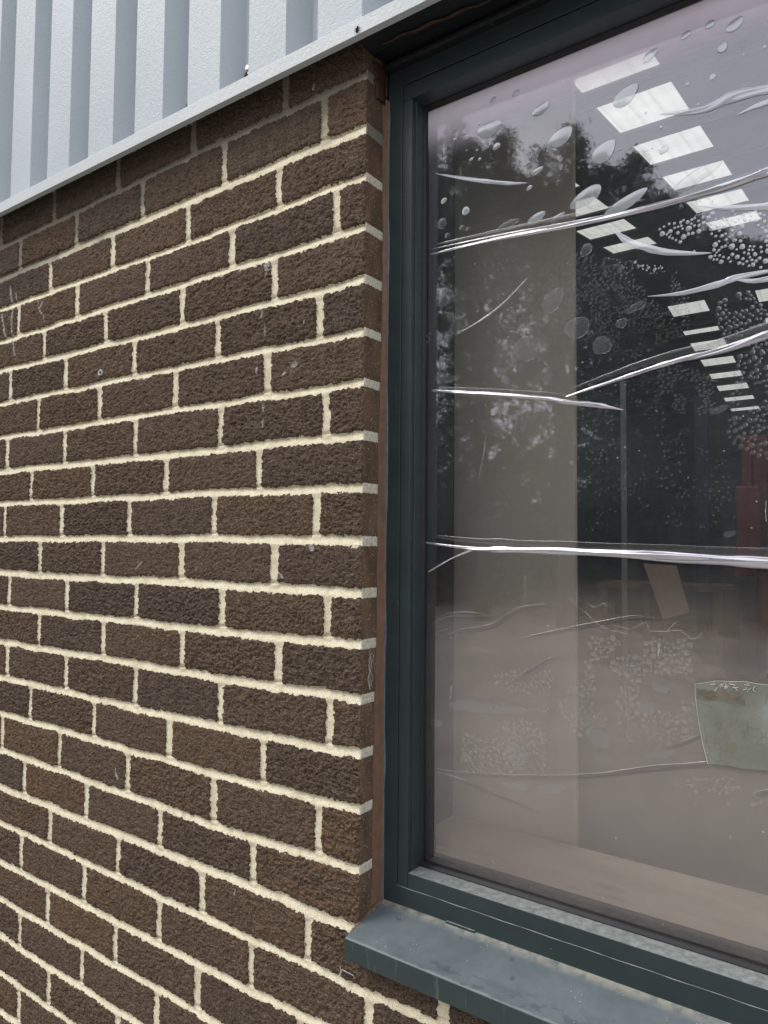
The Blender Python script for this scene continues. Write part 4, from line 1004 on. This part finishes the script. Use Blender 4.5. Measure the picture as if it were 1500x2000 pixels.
a = r_(1412, 1150); mb = MB(); mb.box(a[0], a[0] + .16, YM - .05, YM + .3, FZ, a[1]); bevel(thing_mesh(mb, 'toolbox', M_BLACK, 'black upright box standing beside the red machine', 'box'), .015)

# ================================================================== OUTSIDE, BEHIND THE CAMERA (seen only mirrored in the film)
GZ = -1.55
mb = MB(); mb.add([(-120, -120, GZ), (120, -120, GZ), (120, .4, GZ), (-120, .4, GZ)], [(0, 1, 2, 3)])
thing_mesh(mb, 'ground', M_GROUND, None, None, kind='structure')
mb = MB(); mb.box(-14.3, 8.3, .30, 34.3, GZ - .3, FZ - .1); thing_mesh(mb, 'foundation', M_INFLOOR, None, None, kind='structure')
def leaf_cloud(lobes, n, size, seed):
    rg = np.random.default_rng(seed); V = []; tot = sum(l[3] * l[4] for l in lobes); out = []
    for (cx, cy, cz, rr, hh, den) in [(*l[:3], l[3], l[4], l[5] if len(l) > 5 else 1) for l in lobes]:
        k = int(n * rr * hh / tot * den)
        # clumps then leaves about each clump
        nc = max(6, k // 26); t = rg.random(nc); ang = rg.random(nc) * 2 * math.pi
        prof_ = np.sqrt(np.clip(1 - np.abs(t * 2 - 1) ** 1.7, .03, 1)); rad = rr * prof_ * (.35 + .75 * np.sqrt(rg.random(nc)))
        cc = np.stack([cx + rad * np.cos(ang), cy + rad * np.sin(ang) * .9, cz + (t - .5) * hh], 1)
        who = rg.integers(0, nc, k); p = cc[who] + rg.normal(0, .10, (k, 3)) * np.array([1, 1, .8])
        out.append(p)
    P_ = np.concatenate(out); k = len(P_); s = size * (.6 + .8 * rg.random(k))[:, None]
    a = rg.normal(size=(k, 3)); a /= np.linalg.norm(a, axis=1)[:, None]; b = rg.normal(size=(k, 3)); b -= a * (a * b).sum(1)[:, None]; b /= np.linalg.norm(b, axis=1)[:, None]
    q = np.stack([P_ - a * s, P_ + b * s * .55, P_ + a * s, P_ - b * s * .55], 1).reshape(-1, 3)
    return q, np.arange(4 * k).reshape(k, 4)
def leaf_obj(name, lobes, n, size, seed, m, parent=None):
    V, F = leaf_cloud(lobes, n, size, seed); me = bpy.data.meshes.new(name); me.from_pydata(V.tolist(), [], F.tolist()); return link(name, me, m, parent)
def mir(u, v, D): p = on(u, v, 1, .168 + D); return float(p[0]), float(p[2])
TREES = [('dense young oak at the end of the row facing the window', 13.5, [(852, 292), (822, 262)], 0),
         ('tallest broad oak opposite the left side of the window', 13, [(905, 240), (942, 300), (985, 262)], 0),
         ('tall oak with a single pointed leader in the row', 12.5, [(1060, 300), (1100, 238), (1142, 300)], 1),
         ('narrow twin topped lime tree in the row', 13, [(1190, 345), (1220, 332), (1250, 318)], 1),
         ('rounded lime tree in the lower half of the row', 13.4, [(1292, 375), (1335, 405)], 0),
         ('low spreading oak near the end of the row', 13, [(1385, 445), (1440, 478)], 1),
         ('lowest bushy tree at the far right of the row', 13, [(1490, 505), (1550, 520)], 0)]
for i, (lab, D, tops, mi_) in enumerate(TREES):
    xs = [mir(u, v, D) for u, v in tops]; cx = sum(p[0] for p in xs) / len(xs); ztop_ = max(p[1] for p in xs)
    t = empty('tree', (cx, -D, GZ), lab, 'tree', 'row of trees facing the window')
    lob = []
    for (x, z) in xs:
        hh = (z - .4); hb_ = .5
        lob.append((x, -D + random.uniform(-.5, .5), z - .80, .22, 1.7, 3.2))
        lob.append((x + random.uniform(-.2, .2), -D + random.uniform(-.6, .6), z - 2.0, .60, 2.2, 2.0))
        for _k in range(3): lob.append((x + random.uniform(-.75, .75), -D + random.uniform(-.4, .4), z - random.uniform(1.5, 2.1), .20, 1.3, 3.0))
        lob.append((x + random.uniform(-.3, .3), -D + random.uniform(-.8, .8), (z - 1.8 + hb_) / 2, 1.2, max(1.5, z - 1.8 - hb_), .75))
    leaf_obj('crown', lob, 38000, .046, 200 + i, M_LEAF[mi_], t)
    mb = MB(); mb.tube([(cx, -D, GZ), (cx + .05, -D, GZ + 1.6), (cx - .05, -D + .05, GZ + 3.2), (cx, -D, ztop_ - 2.2)], [.19, .15, .12, .04], 9)
    for (x, z) in xs: mb.tube([(cx, -D, GZ + 2.2), ((cx + x) / 2, -D + .1, (GZ + 2.2 + z) / 2 - .3), (x, -D, z - .6)], [.09, .06, .015], 6)
    for k in range(9):
        h = random.uniform(.3, ztop_ - 2); a = random.uniform(0, 6.28); mb.tube([(cx, -D, h), (cx + .6 * math.cos(a), -D + .6 * math.sin(a), h + .4), (cx + 1.2 * math.cos(a), -D + 1.2 * math.sin(a), h + .9)], [.05, .03, .008], 5)
    mb.build('trunk', M_BARK, t, True)
lob = [(x + random.uniform(-.3, .3), -15.5 + random.uniform(-.5, .5), GZ + 1.8, 1.3, 3.6 + random.uniform(-.4, .9)) for x in np.arange(-16, 9, 1.3)]
o = leaf_obj('hedge', lob, 42000, .10, 77, M_HEDGE); tag(o, 'long dark hedge running behind the row of trees', 'hedge')
mb = MB(); mb.box(-60, 60, -16.6, -16.5, GZ, GZ + 2.7)
tag(mb.build('boundary_fence', M_DARK), 'dark close boarded fence behind the hedge', 'fence')
